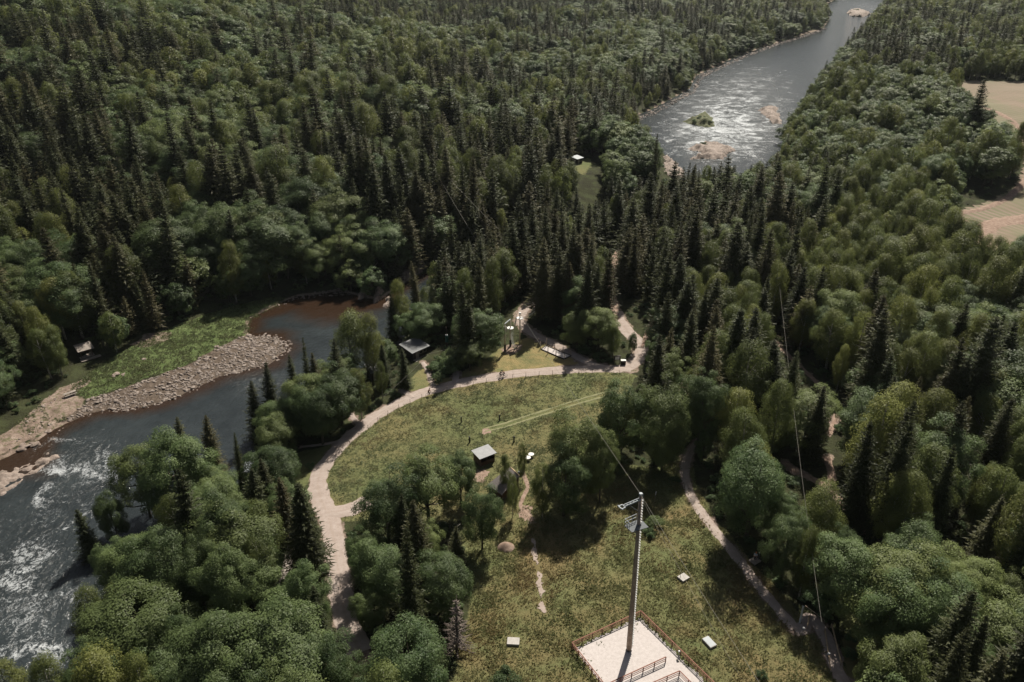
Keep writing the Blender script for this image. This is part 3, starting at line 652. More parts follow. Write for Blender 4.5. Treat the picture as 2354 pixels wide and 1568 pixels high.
def plant(kind, x, y, h, r=None, label=None, group=None, var=None, rz=None, z=None):
    K = KIND[kind]; s = h / K['H']; sx = (r / K['RR']) if r else s * random.uniform(.88, 1.12)
    v = K['hi'][(var if var is not None else random.randrange(99)) % len(K['hi'])]
    o = thing(kind, label, CAT[kind], (x, y, (float(gz(x, y)) if z is None else z) - .05), random.uniform(0, 6.28) if rz is None else rz, group)
    o.scale = (sx * random.uniform(.88, 1.12), sx * random.uniform(.88, 1.12), s); o.rotation_euler[0] = random.gauss(0, .022); o.rotation_euler[1] = random.gauss(0, .022); a, b = PARTN.get(kind, ('crown', 'trunk'))
    link(a, v[0], o); link(b, v[1], o); return o

def scatter_object(name, pts, pick, scl, rot, meshes, kind='stuff', label=None, tilt=0):
    """ONE object: its mesh holds the shapes (attribute vid) and loose points; geometry nodes set a shape on every point"""
    V, F, mats, mi, vid, ls = [], [], [], [], [], []; base = 0
    for k, lst in enumerate(meshes):
        for me in lst:
            n = len(me.vertices); co = np.empty(n * 3, np.float32); me.vertices.foreach_get('co', co); V.append(co.reshape(-1, 3))
            m = me.materials[0]
            if m not in mats: mats.append(m)
            lv = np.empty(len(me.loops), np.int32); me.loops.foreach_get('vertex_index', lv); F.append(lv + base)
            lt = np.empty(len(me.polygons), np.int32); me.polygons.foreach_get('loop_total', lt); ls.append(lt); mi.append(np.full(len(lt), mats.index(m))); vid.append(np.full(n, k)); base += n
    V.append(np.asarray(pts, np.float32)); npts = len(pts); vid.append(np.full(npts, -1))
    V = np.concatenate(V); F = np.concatenate(F); ls = np.concatenate(ls); mi = np.concatenate(mi); vid = np.concatenate(vid)
    me = bpy.data.meshes.new(name); me.vertices.add(len(V)); me.vertices.foreach_set('co', V.ravel())
    me.loops.add(len(F)); me.loops.foreach_set('vertex_index', F.astype(np.int32)); me.polygons.add(len(ls))
    me.polygons.foreach_set('loop_start', np.concatenate([[0], np.cumsum(ls)[:-1]]).astype(np.int32)); me.polygons.foreach_set('material_index', mi.astype(np.int32))
    for m in mats: me.materials.append(m)
    me.update(calc_edges=True)
    def at(nm, typ, arr, fld):
        a = me.attributes.new(nm, typ, 'POINT'); a.data.foreach_set(fld, arr)
    nz = len(V) - npts
    at('vid', 'INT', vid.astype(np.int32), 'value'); at('pick', 'INT', np.concatenate([np.full(nz, -5), pick]).astype(np.int32), 'value')
    at('scl', 'FLOAT_VECTOR', np.concatenate([np.zeros((nz, 3)), scl]).astype(np.float32).ravel(), 'vector'); at('rot', 'FLOAT_VECTOR', np.concatenate([np.zeros((nz, 3)), rot]).astype(np.float32).ravel(), 'vector')
    o = link(name, me); g = bpy.data.node_groups.new(name, 'GeometryNodeTree')
    g.interface.new_socket('Geometry', in_out='INPUT', socket_type='NodeSocketGeometry'); g.interface.new_socket('Geometry', in_out='OUTPUT', socket_type='NodeSocketGeometry')
    N = g.nodes.new; gi = N('NodeGroupInput'); go = N('NodeGroupOutput'); jn = N('GeometryNodeJoinGeometry')
    def named(nm, typ):
        x = N('GeometryNodeInputNamedAttribute'); x.data_type = typ; x.inputs['Name'].default_value = nm; return x.outputs['Attribute']
    def eq(sock, val):
        c = N('FunctionNodeCompare'); c.data_type = 'INT'; c.operation = 'EQUAL'; ins = [s for s in c.inputs if s.type == 'INT']; g.links.new(sock, ins[0]); ins[1].default_value = val; return c.outputs[0]
    def sep(val):
        s = N('GeometryNodeSeparateGeometry'); s.domain = 'POINT'; g.links.new(gi.outputs[0], s.inputs['Geometry']); g.links.new(eq(named('vid', 'INT'), val), s.inputs['Selection']); return s.outputs[0]
    pp = sep(-1)
    for k in range(len(meshes)):
        ip = N('GeometryNodeInstanceOnPoints'); g.links.new(pp, ip.inputs['Points']); g.links.new(eq(named('pick', 'INT'), k), ip.inputs['Selection']); g.links.new(sep(k), ip.inputs['Instance'])
        e2 = N('FunctionNodeEulerToRotation'); g.links.new(named('rot', 'FLOAT_VECTOR'), e2.inputs[0]); g.links.new(e2.outputs[0], ip.inputs['Rotation']); g.links.new(named('scl', 'FLOAT_VECTOR'), ip.inputs['Scale']); g.links.new(ip.outputs[0], jn.inputs[0])
    g.links.new(jn.outputs[0], go.inputs[0]); md = o.modifiers.new('scatter', 'NODES'); md.node_group = g
    return tag(o, label, None, None, kind)

# ---------------------------------------------------------------- trees one can point at
# (kind, base px, base py, top py, crown width px, label)
HERO = [
 ('broadleaf_tree', 985, 1215, 1042, 190, 'biggest dark crown of the clump standing between the gravel road and the small sheds'),
 ('broadleaf_tree', 895, 1262, 1085, 165, 'dark broadleaf tree bulging over the road fork south of the round meadow'),
 ('broadleaf_tree', 1060, 1165, 1040, 110, 'broadleaf tree hiding the near wall of the pale grey roofed shed'),
 ('broadleaf_tree', 1108, 1262, 1118, 100, 'single round tree on the meadow edge below the brown roofed shed'),
 ('broadleaf_tree', 845, 1340, 1215, 105, 'broadleaf tree whose crown hangs over the road bend below the fork'),
 ('spruce', 925, 1285, 1130, 62, 'dark narrow spruce poking out of the broadleaf clump beside the road'),
 ('broadleaf_tree', 985, 1300, 1195, 90, 'pale green broadleaf tree in the middle of the clump above the bare spruce'),
 ('spruce', 1050, 1310, 1205, 60, 'small leafy green cone beside the pale leaning trunk at the meadow edge'),
 ('broadleaf_tree', 1015, 1402, 1280, 150, 'big round silvery green tree just behind the bare dead spruce'),
 ('dead_spruce', 1050, 1500, 1368, 92, 'bare grey dead spruce without any needles at the edge of the south meadow'),
 ('broadleaf_tree', 955, 1650, 1430, 245, 'wide broadleaf tree filling the bottom edge below the dead spruce'),
 ('broadleaf_tree', 765, 1640, 1455, 150, 'broadleaf tree at the bottom edge beside the end of the gravel road'),
 ('broadleaf_tree', 850, 1450, 1365, 85, 'young light green broadleaf tree close beside the shaded end of the road'),
 ('broadleaf_tree', 945, 1430, 1360, 75, 'low light green tree between the road and the bare dead spruce'),
 ('broadleaf_tree', 1320, 1148, 952, 150, 'tall dark tree at the top of the clump on the border of the two meadows'),
 ('broadleaf_tree', 1295, 1185, 1038, 120, 'lower front tree of the clump on the border of the two meadows'),
 ('broadleaf_tree', 1378, 1155, 985, 95, 'broadleaf tree on the zip line side of the clump between the two meadows'),
 ('birch', 1246, 1192, 1062, 72, 'brownish birch at the shed side of the clump between the two meadows'),
 ('birch', 1178, 1190, 1088, 36, 'slim young birch with a bare stem in front of the brown shed roof'),
 ('birch', 1163, 1132, 1043, 40, 'slim young birch growing right against the brown shed roof'),
 ('birch', 1200, 1110, 1020, 30, 'thinnest sapling beside the small grey cart by the sheds'),
 ('broadleaf_tree', 1420, 1065, 868, 140, 'dark broadleaf tree at the meadow side of the large clump beyond the zip line pole'),
 ('broadleaf_tree', 1508, 1072, 862, 150, 'broad dark tree in the front row of the large clump beyond the zip line pole'),
 ('broadleaf_tree', 1600, 1035, 845, 140, 'dark tree at the middle of the large clump between round meadow and footpath'),
 ('birch', 1625, 925, 752, 120, 'tall olive birch standing highest in the large clump by the path junction'),
 ('birch', 1700, 985, 775, 130, 'tall olive birch on the forest trail side of the large clump'),
 ('birch', 1768, 1055, 862, 110, 'olive birch touching the thin cable on the forest trail side'),
 ('birch', 1680, 1050, 880, 120, 'olive green birch in front of the taller birches of the large clump'),
 ('broadleaf_tree', 1520, 1082, 985, 82, 'small round tree standing in front of the large dark clump by the south meadow'),
 ('broadleaf_tree', 1612, 1066, 980, 50, 'small slim tree beside the upper end of the footpath'),
 ('broadleaf_tree', 1510, 852, 772, 66, 'dark round tree beside the bend of the gravel road near the notice board'),
 ('broadleaf_tree', 1530, 930, 805, 100, 'broadleaf tree just below the bend of the gravel road'),
 ('broadleaf_tree', 640, 1068, 955, 112, 'round tree alone between the river bend and the gravel road'),
 ('broadleaf_tree', 742, 1022, 878, 118, 'broad pale green tree beside the long bend of the gravel road'),
 ('spruce', 597, 1015, 872, 62, 'spruce nearest the water in the row at the river bend'),
 ('spruce', 632, 990, 830, 56, 'thin tall spruce in the row at the river bend below the gravel bar'),
 ('spruce', 690, 980, 812, 60, 'dense dark spruce behind the pale tree at the river bend'),
 ('spruce', 718, 960, 770, 36, 'thin ragged spruce with bare top beside the riverside huts'),
 ('birch', 832, 962, 848, 75, 'young birch with a white stem beside the small riverside hut'),
 ('birch', 880, 915, 830, 40, 'small white stemmed birch close to the gravel road near the little side path'),
 ('spruce', 932, 892, 800, 48, 'dark spruce standing in front of the long cabin'),
 ('spruce', 885, 890, 790, 46, 'spruce between the long cabin and the hut with the pale roof corner'),
 ('birch', 812, 872, 712, 118, 'large leafy birch on the bank above the brown pool'),
 ('broadleaf_tree', 1080, 852, 785, 62, 'dense round bush like tree beside the grey willow by the lawn'),
 ('broadleaf_tree', 430, 1190, 975, 210, 'large silvery tree whose top reaches out over the dark river'),
 ('broadleaf_tree', 350, 1205, 1005, 150, 'silvery tree beside the larger one on the river bank'),
 ('spruce', 436, 1110, 950, 66, 'spruce with a fluffy pointed top standing out against the dark river'),
 ('spruce', 497, 1105, 945, 74, 'wider spruce top standing out against the dark river'),
 ('spruce', 557, 1115, 990, 26, 'very thin dark spruce with bare stem at the river edge'),
 ('spruce', 600, 1215, 1068, 80, 'ragged spruce with bare lower branches below the white roof corner'),
 ('spruce', 628, 1190, 1045, 62, 'dark pointed spruce right beside the white roof corner'),
 ('spruce', 668, 1250, 1090, 84, 'dark spruce leaning toward the bend of the gravel road'),
 ('spruce', 712, 1315, 1110, 118, 'big brownish spruce right beside the gravel road below the fork'),
 ('spruce', 222, 1300, 1158, 72, 'dark spruce hanging over the river rapids'),
 ('broadleaf_tree', 280, 1260, 1108, 80, 'olive green tree on the bank above the river rapids'),
 ('broadleaf_tree', 400, 1405, 1198, 190, 'wide pale grey green tree in the middle of the riverside wood'),
 ('broadleaf_tree', 540, 1450, 1250, 170, 'broad pale green tree beside the wooden handrail in the riverside wood'),
 ('broadleaf_tree', 480, 1420, 1215, 120, 'silvery round tree wedged between the wide pale trees of the riverside wood'),
 ('broadleaf_tree', 280, 1360, 1225, 100, 'green tree on the river bank below the dark overhanging spruce'),
 ('birch', 232, 1515, 1335, 100, 'olive birch leaning over the white water of the river'),
 ('birch', 310, 1480, 1322, 110, 'rounded birch a little inland of the one over the white water'),
 ('broadleaf_tree', 425, 1550, 1385, 120, 'rounded tree in the shaded hollow of the riverside wood'),
 ('broadleaf_tree', 715, 1445, 1290, 130, 'broadleaf tree between the wooden handrail and the gravel road'),
 ('broadleaf_tree', 660, 1500, 1365, 90, 'light green tree just below the end of the wooden handrail'),
 ('spruce', 560, 1575, 1400, 100, 'ragged spruce with pale bare twigs below the wooden handrail'),
 ('spruce', 740, 1490, 1335, 70, 'pointed green spruce close beside the shaded road'),
 ('birch', 350, 1660, 1480, 120, 'olive birch at the bottom edge of the riverside wood'),
 ('broadleaf_tree', 245, 1640, 1465, 140, 'dark green tree at the bottom edge near the river'),
 ('birch', 60, 1690, 1490, 130, 'olive birch in the bottom corner beside the river'),
 ('birch', 150, 1680, 1478, 120, 'olive birch next to the corner one above the river'),
 ('broadleaf_tree', 470, 1680, 1500, 120, 'round green tree cut by the bottom edge below the riverside wood'),
 ('broadleaf_tree', 1715, 1235, 1015, 190, 'large leafy tree hanging over the upper half of the footpath'),
 ('broadleaf_tree', 1780, 1240, 1120, 90, 'green tree tucked behind the large one beside the footpath'),
 ('broadleaf_tree', 1795, 1330, 1165, 130, 'broadleaf tree behind the lamp and the small wooden platform'),
 ('birch', 1835, 1375, 1200, 80, 'slim grey green tree just above the jog of the footpath'),
 ('broadleaf_tree', 1915, 1340, 1195, 90, 'upright green tree between the forest trail and the footpath jog'),
 ('broadleaf_tree', 2042, 1512, 1292, 205, 'large domed tree standing alone behind the round disc'),
 ('broadleaf_tree', 2085, 1330, 1180, 130, 'pale green tree beside the forest trail above the large domed tree'),
 ('spruce', 1955, 1215, 955, 90, 'tall spruce with a bare dark trunk beside the forest trail bend'),
 ('spruce', 2010, 1225, 940, 96, 'spruce with a long bare trunk standing right on the forest trail'),
 ('spruce', 2035, 1180, 925, 84, 'tall dark spruce behind the forest trail'),
 ('spruce', 2240, 1305, 1122, 100, 'pointed spruce standing free at the lower forest trail'),
 ('spruce', 2130, 1260, 1000, 90, 'tall dark spruce above the forest trail beside the pointed one'),
 ('broadleaf_tree', 2310, 1460, 1300, 130, 'green tree at the right edge below the forest trail'),
 ('broadleaf_tree', 2200, 1600, 1430, 150, 'green tree in the bottom corner beyond the round disc'),
 ('broadleaf_tree', 2320, 1640, 1440, 150, 'green tree cut by the corner of the picture beyond the round disc'),
 ('broadleaf_tree', 1325, 800, 715, 78, 'silvery willow bush tree between the two branches of the gravel road'),
 ('birch', 1385, 795, 705, 44, 'slim birch beside the silvery willow near the notice board'),
 ('birch', 1408, 822, 745, 44, 'small feathery birch right behind the notice board'),
 ('broadleaf_tree', 1452, 812, 762, 30, 'tiny sapling tree with bare stem inside the bend of the gravel road'),
 ('birch', 925, 770, 640, 64, 'pale birch leaning over the mouth of the brown pool'),
 ('spruce', 962, 742, 600, 46, 'slim spruce beside the pale birch at the mouth of the brown pool'),
 ('birch', 985, 752, 655, 60, 'leafy birch behind the cable above the long cabin'),
 ('spruce', 1012, 735, 590, 46, 'spruce between the brown pool and the rope course wood'),
 ('spruce', 905, 785, 672, 40, 'thin dark spruce in front of the brown pool mouth'),
 ('spruce', 1500, 440, 305, 28, 'spruce with sharp tip standing alone against the white rapids'),
 ('spruce', 2228, 330, 178, 56, 'tallest dark spruce standing at the corner of the brown field'),
 ('birch', 2318, 410, 268, 60, 'birch leaning out over the curved edge of the brown field'),
 ('broadleaf_tree', 1640, 545, 440, 76, 'bright round crown standing out among dark spruces beyond the forest'),
]
hx = []
for kind, bx, by, ty, wpx, lab in HERO:
    p = P(bx, by); h = above(bx, by, ty); _, _, dep = project(p.x, p.y, p.z + h * .5); r = wpx / 2 / FPX * float(dep)
    h = max(2.0, min(h, {'broadleaf_tree': 21, 'birch': 24, 'spruce': 29, 'dead_spruce': 18}[kind]))
    plant(kind, p.x, p.y, h, r * (.82 if kind == 'birch' else .92 if kind != 'spruce' else 1.1), lab); hx.append((p.x, p.y, r))
hx = np.array(hx)

# ---------------------------------------------------------------- the forest: where trees may stand
g = np.random.default_rng(42)
def jitter(spacing, y0, y1, pad=45):
    ys = np.arange(y0, y1, spacing); out = []
    for y in ys:
        hw = .66 * y + pad; xs = np.arange(-hw, hw, spacing); out.append(np.stack([xs + g.uniform(-.48, .48, len(xs)) * spacing, y + g.uniform(-.48, .48, len(xs)) * spacing], 1))
    return np.concatenate(out)
pts = np.concatenate([jitter(4.9, 58, 250), jitter(5.9, 250, 400), jitter(6.6, 400, 800), jitter(8.4, 800, 1900)])
x, y = pts.T; z = gz(x, y); px, py, dep = project(x, y, z)
ok = sdist(x, y, RIVER) > 1.5
for poly, m in ((GREENBAR, 0), (SANDL, .5), (GBAR, 1), (SANDP, .5), (OVAL, 1.5), (SOUTH, 2), (LAWN, .5), (VERGE, .5), (WEST, 1), (EASTV, -3), (SHEDY, 0), (FIELD, 2), (GLADE, 2), (FARM1, 2), (FARM2, 2)):
    k = sdist(x, y, poly) > m; ok &= k
dR = np.minimum(np.minimum(dline(x, y, ROADW), dline(x, y, ROAD2W)), dline(x, y, STUBW)); ok &= dR > 3.4
for n_, w_, wd in PATHW: ok &= dline(x, y, w_) > wd / 2 + (1.3 if n_ == 'footpath' else .9)
for ax, ay, ar in hx:
    ok &= np.hypot(x - ax, y - ay) > np.minimum(ar * .8, 4.2) + .6
# sight lines the photograph keeps open: (pixel polygon in which no tree foot may stand)
OPEN = [[(1240, 755), (1322, 755), (1345, 835), (1240, 830)], [(985, 775), (1065, 770), (1065, 885), (985, 885)], [(1570, 1040), (1620, 1040), (1700, 1180), (1850, 1390), (1900, 1440), (1990, 1640), (1890, 1640), (1700, 1330), (1570, 1140)],
        [(930, 810), (1000, 800), (1000, 880), (940, 870)], [(1320, 370), (1400, 370), (1400, 470), (1330, 450)], [(1360, 590), (1440, 590), (1440, 660), (1390, 660)],
        [(560, 860), (560, 1100), (480, 1120), (400, 1130), (420, 900)], [(540, 1060), (620, 1060), (620, 1160), (560, 1160)], [(620, 1240), (690, 1240), (655, 1440), (610, 1440)],
        [(1150, 720), (1240, 720), (1240, 800), (1150, 800)], [(1358, 575), (1380, 575), (1380, 592), (1358, 592)], [(150, 790), (260, 790), (260, 860), (150, 860)],
        [(2170, 440), (2360, 420), (2360, 640), (2260, 640), (2200, 560)], [(1940, 1180), (2010, 1200), (2010, 1270), (1940, 1250)], [(1810, 1060), (1930, 1060), (1930, 1180), (1880, 1180)], [(1760, 760), (1900, 860), (1950, 960), (1900, 970), (1750, 810)],
        [(820, 930), (790, 1000), (860, 960), (900, 915), (880, 900)], [(1420, 690), (1500, 690), (1510, 860), (1400, 860), (1390, 760)], [(1490, 330), (1560, 330), (1580, 470), (1520, 460)]]
for q in OPEN: ok &= ~inpoly(px, py, q)
x, y, z, px, py, dep = (a[ok] for a in (x, y, z, px, py, dep))
n = len(x)
# which kind grows where: soft patches in the landscape plus clumps
def blob(cx, cy, rx, ry): return np.exp(-((px - cx) / rx) ** 2 - ((py - cy) / ry) ** 2)
fb0 = (dline(x, y, BANK_FAR) < dline(x, y, BANK_NEAR))
cl = .6 * fbm(x / 48, y / 48, 51, 3) + .4 * fbm(x / 16, y / 16, 52, 2); cl2 = .5 * fbm(x / 40, y / 40, 77, 3) + .5 * fbm(x / 13, y / 13, 78, 2); cl3 = fbm(x / 55, y / 55, 91, 2)
ws = .42 + .16 * fb0 + 3.4 * (cl - .5) + .9 * blob(180, 470, 330, 190) + 1.0 * blob(1250, 640, 360, 120) + .8 * blob(1500, 620, 250, 140) + .5 * blob(820, 520, 300, 90) - .9 * blob(480, 600, 200, 75) - .8 * blob(2000, 330, 260, 120) - .7 * blob(400, 330, 260, 70) + .1 * blob(2150, 1050, 250, 160) - .9 * blob(2130, 680, 260, 200) + .5 * blob(1100, 60, 500, 60) - .7 * blob(1500, 160, 200, 60) + .5 * blob(1780, 620, 80, 150) - .35 * blob(700, 100, 700, 100) - .5 * blob(100, 690, 120, 60)
wb = .38 + 3.2 * (cl2 - .5) + .9 * blob(2150, 700, 300, 250) + .35 * blob(1500, 480, 250, 80) - .3 * blob(500, 600, 250, 80) + .3 * blob(150, 80, 300, 90) + .3 * blob(1850, 420, 160, 80)
wl = .45 + 3.0 * (cl3 - .5) + .7 * blob(480, 600, 220, 80) + .8 * blob(2050, 330, 260, 110) + .5 * blob(400, 330, 240, 70) + .5 * blob(1480, 180, 220, 60) + .3 * blob(2200, 1450, 300, 150) + .5 * blob(100, 690, 120, 60) - .4 * blob(1300, 620, 300, 80)
w = np.clip(np.stack([ws, wb, wl], 1), .015, 4) ** 1.7; w /= w.sum(1, keepdims=True); u = g.random(n); kind = (u > w[:, 0]).astype(int) + (u > w[:, 0] + w[:, 1]).astype(int)
NAMES = ['spruce', 'birch', 'broadleaf_tree']
hgt = np.where(kind == 0, g.normal(18.5, 3.6, n), np.where(kind == 1, g.normal(16, 2.4, n), g.normal(12.5, 2.2, n)))
edge_d = np.minimum(sdist(x, y, LOW), sdist(x, y, RIVER)); hgt *= .72 + .28 * sstep(2, 16, edge_d); hgt *= 1 + .18 * (cl3 - .5) * 2
hgt = np.clip(hgt, 5.5, 27)
rad = np.where(kind == 0, hgt / 22 * 4.3, np.where(kind == 1, hgt / 18 * 3.9, hgt / 14 * 5.6)) * g.uniform(.8, 1.25, n) * (1 + .12 * sstep(240, 420, y))
fb_ = (dline(x, y, BANK_FAR) < dline(x, y, BANK_NEAR)) & (x < 40) & (y < 700)
grow = np.where(fb_, 1 + .3 * sstep(150, 260, y) * sstep(20, -80, x), 1.0); hgt = hgt * grow; rad = rad * grow * np.where(fb_, 1.05, 1)
ok2 = ~fb_ | (g.random(n) > .3 * sstep(150, 260, y))
x, y, z, px, py, dep, kind, hgt, rad, cl3 = (q[ok2] for q in (x, y, z, px, py, dep, kind, hgt, rad, cl3)); n = len(x)
# only the trees along the river's near bank that would cover the open water are kept low
# what the photograph shows in the open: no tree may stand in front of it
VIS = [[(1005, 1360), (1078, 1360), (1078, 1485), (1005, 1485)], [(0, 960), (130, 880), (190, 850), (300, 770), (450, 735), (640, 680), (780, 665), (880, 690), (850, 740), (760, 745), (735, 790), (690, 790), (640, 860), (570, 880), (560, 1000), (500, 985), (400, 1000), (300, 1060), (280, 1100), (190, 1160), (195, 1300), (160, 1400), (130, 1480), (0, 1490)],
       [(1455, 270), (1500, 255), (1600, 180), (1750, 110), (1900, 65), (1915, 5), (2015, 5), (1990, 40), (1940, 95), (1850, 150), (1800, 220), (1765, 300), (1730, 370), (1700, 370), (1560, 385), (1525, 350), (1500, 310)],
       [(745, 1170), (735, 1110), (790, 1020), (900, 935), (1000, 890), (1110, 868), (1300, 850), (1440, 850), (1420, 870), (1370, 900), (1355, 950), (1250, 960), (1230, 1050), (1100, 1040), (1020, 1030), (850, 1100), (815, 1165)],
       [(1065, 1290), (1080, 1240), (1170, 1200), (1260, 1200), (1400, 1090), (1450, 1080), (1570, 1080), (1600, 1190), (1700, 1290), (1840, 1450), (1900, 1568), (1070, 1568), (1060, 1480), (1095, 1400)],
       [(1060, 860), (1150, 780), (1165, 725), (1210, 720), (1330, 825), (1370, 845)], [(1100, 1035), (1145, 1035), (1200, 1080), (1230, 1090), (1225, 1190), (1170, 1190), (1160, 1130), (1110, 1110)],
       [(2200, 195), (2353, 195), (2353, 280), (2330, 280), (2240, 230)], [(2190, 490), (2353, 440), (2353, 525), (2260, 515)], [(2325, 275), (2360, 275), (2360, 440), (2338, 440), (2348, 360), (2338, 310)], [(1320, 366), (1356, 366), (1350, 400), (1322, 400)],
       [(945, 795), (985, 795), (985, 830), (945, 830)], [(850, 850), (872, 850), (872, 868), (850, 868)], [(564, 1066), (588, 1066), (588, 1096), (564, 1096)]]
VL = [[(733, 1140), (731, 1105), (748, 1065), (785, 1022), (836, 977), (895, 938)], [(1425, 848), (1455, 834), (1474, 810), (1466, 786), (1444, 764), (1425, 740)], [(1375, 842), (1325, 820), (1274, 791), (1238, 775), (1208, 755), (1195, 738)], [(752, 1180), (765, 1230), (776, 1300), (787, 1380), (800, 1450)],
      [(1574, 1090), (1588, 1140), (1620, 1190), (1660, 1240), (1700, 1290), (1742, 1345), (1790, 1402), (1832, 1452), (1858, 1420), (1893, 1455), (1921, 1535)], [(996, 885), (987, 866), (979, 844), (968, 830)], [(1047, 877), (1049, 854)], [(690, 1027), (790, 1020)], [(1770, 773), (1800, 800)], [(1830, 838), (1870, 872)], [(1905, 915), (1921, 944)], [(1822, 1078), (1873, 1102)], [(1905, 1070), (1911, 1125)], [(1958, 1197), (1989, 1225)], [(2146, 1238), (2198, 1266)], [(1410, 592), (1405, 640)], [(670, 1240), (632, 1415)], [(185, 805), (215, 800)]]
kp = []
for q in VIS:
    q_ = np.array(q); s_ = 12 if len(q) > 6 else 8; X_, Y_ = np.meshgrid(np.arange(q_[:, 0].min(), q_[:, 0].max(), s_), np.arange(q_[:, 1].min(), q_[:, 1].max(), s_)); k_ = inpoly(X_, Y_, q); kp.append(np.stack([X_[k_], Y_[k_]], 1))
for L_ in VL:
    for a_, b_ in zip(L_[:-1], L_[1:]): n2_ = max(2, int(np.hypot(b_[0] - a_[0], b_[1] - a_[1]) / 8)); kp.append(np.stack([np.linspace(a_[0], b_[0], n2_), np.linspace(a_[1], b_[1], n2_)], 1))
kp = np.concatenate(kp); kp = kp[np.argsort(kp[:, 0])]
_, tpy, _ = project(x, y, z + hgt); wpx = rad / dep * FPX; blocked = np.zeros(n, bool)
lo_ = np.searchsorted(kp[:, 0], px - wpx * .9); hi2 = np.searchsorted(kp[:, 0], px + wpx * .9)
for i in np.nonzero(hi2 > lo_)[0]:
    q = kp[lo_[i]:hi2[i]]; f_ = (py[i] - q[:, 1]) / (py[i] - tpy[i] + 1e-6); dx = np.abs(q[:, 0] - px[i]) / wpx[i]
    lim = np.where(kind[i] == 0, .85 * np.clip(1 - f_, 0, 1) ** .7, .8 * np.sqrt(np.clip(1 - ((f_ - .58) / .42) ** 2, 0, 1)))
    blocked[i] = ((f_ > .06) & (f_ < .97) & (dx < lim)).any()
# low growth may stand where a tall tree would hide the view
keep_ = ~blocked
x, y, z, px, py, dep, kind, hgt, rad, cl3 = (a[keep_] for a in (x, y, z, px, py, dep, kind, hgt, rad, cl3)); n = len(x)
# ---- the individuals: of each kind those that show largest
inframe = (px > -30) & (px < W0 + 30) & (py > -20) & (py < H0 + 330) & (project(x, y, z + hgt)[1] < H0)
size = np.where(inframe, hgt / dep, 0); single = np.zeros(n, bool)
LIM = {0: 295 - sum(h[0] == 'spruce' for h in HERO), 1: 295 - sum(h[0] == 'birch' for h in HERO), 2: 295 - sum(h[0] == 'broadleaf_tree' for h in HERO)}
for k in range(3):
    q = np.nonzero((kind == k) & inframe)[0]; q = q[np.argsort(-size[q])][:LIM[k]]; single[q] = True
far_bank = dline(x, y, BANK_FAR) < dline(x, y, BANK_NEAR)
def region(i):
    X, Y = px[i], py[i]
    if far_bank[i]:
        if Y > 560 and X < 420: return 'behind the picnic shelter'
        if Y > 560 and X < 1000: return 'above the brown pool on the far bank'
        return 'on the wooded hillside across the river'
    if X < 1010 and Y < 1010: return 'among the riverside huts'
    if X < 830: return 'in the riverside wood'
    if X < 1120 and Y > 1000: return 'in the clump around the bare dead spruce'
    if X < 1480 and Y < 860: return 'in the wood around the rope course posts'
    if X < 1480: return 'beside the round meadow'
    if Y < 560: return 'between the rapids and the brown field'
    if X < 1820 and Y < 760: return 'in the dark wood beyond the road bend'
    if X < 1830: return 'between the footpath and the forest trail'
    if Y < 900: return 'on the slope below the brown field'
    if Y < 1240: return 'in the shaded wood above the forest trail'
    return 'below the forest trail'
LOOK = {'spruce': 'dark green spruce', 'birch': 'olive green birch', 'broadleaf_tree': 'rounded green broadleaf tree'}
PLUR = {'spruce': 'spruces', 'birch': 'birches', 'broadleaf_tree': 'broadleaf trees'}
groups = {}
for i in np.nonzero(single)[0]: groups.setdefault((NAMES[kind[i]], region(i)), []).append(i)
for (kn, rg), idx in groups.items():
    lab = {}
    a = np.array(idx)
    if len(a) > 2:
        tops = project(x[a], y[a], z[a] + hgt[a])[1]
        pickers = [('tallest of the {} {}', np.argsort(-hgt[a])), ('leftmost of the {} {}', np.argsort(px[a])), ('rightmost of the {} {}', np.argsort(-px[a])), ('lowest in the photo of the {} {}', np.argsort(-py[a])), ('highest in the photo of the {} {}', np.argsort(py[a])), ('smallest of the {} {}', np.argsort(hgt[a]))]
        for txt, order in pickers:
            for j in order:
                if a[j] not in lab: lab[a[j]] = txt.format(PLUR[kn], rg); break
                break
    elif len(a) == 2: lab = {a[np.argmax(hgt[a])]: f'taller {LOOK[kn]} of two {rg}', a[np.argmin(hgt[a])]: f'shorter {LOOK[kn]} of two {rg}'}
    else: lab = {a[0]: f'only {kn.replace("_", " ")} {rg}'}
    for i in a:
        plant(kn, x[i], y[i], hgt[i], rad[i], lab.get(i, f'{LOOK[kn]} {rg}'), f'{PLUR[kn]} {rg}')
# ---- everything farther off: one object
r_ = np.nonzero(~single & (y > 40))[0]
V0 = {0: 0, 1: 3, 2: 6}
pick = np.array([V0[k] for k in kind[r_]]) + g.integers(0, 3, len(r_))
KH = np.array([22., 18., 14.]); KR = np.array([4.3, 3.3, 4.9])
big = 1 + .25 * sstep(600, 1000, dep[r_])
scl = np.stack([rad[r_] / KR[kind[r_]] * big, rad[r_] / KR[kind[r_]] * big, hgt[r_] / KH[kind[r_]]], 1)
rot = np.stack([g.normal(0, .025, len(r_)), g.normal(0, .025, len(r_)), g.uniform(0, 6.28, len(r_))], 1)
scatter_object('forest', np.stack([x[r_], y[r_], z[r_] - .05], 1), pick, scl, rot, [list(v) for kn in NAMES for v in KIND[kn]['lo']], label='dense mixed forest of spruce, birch and broadleaf trees covering the valley sides')
print('TREES', n, single.sum(), len(r_))

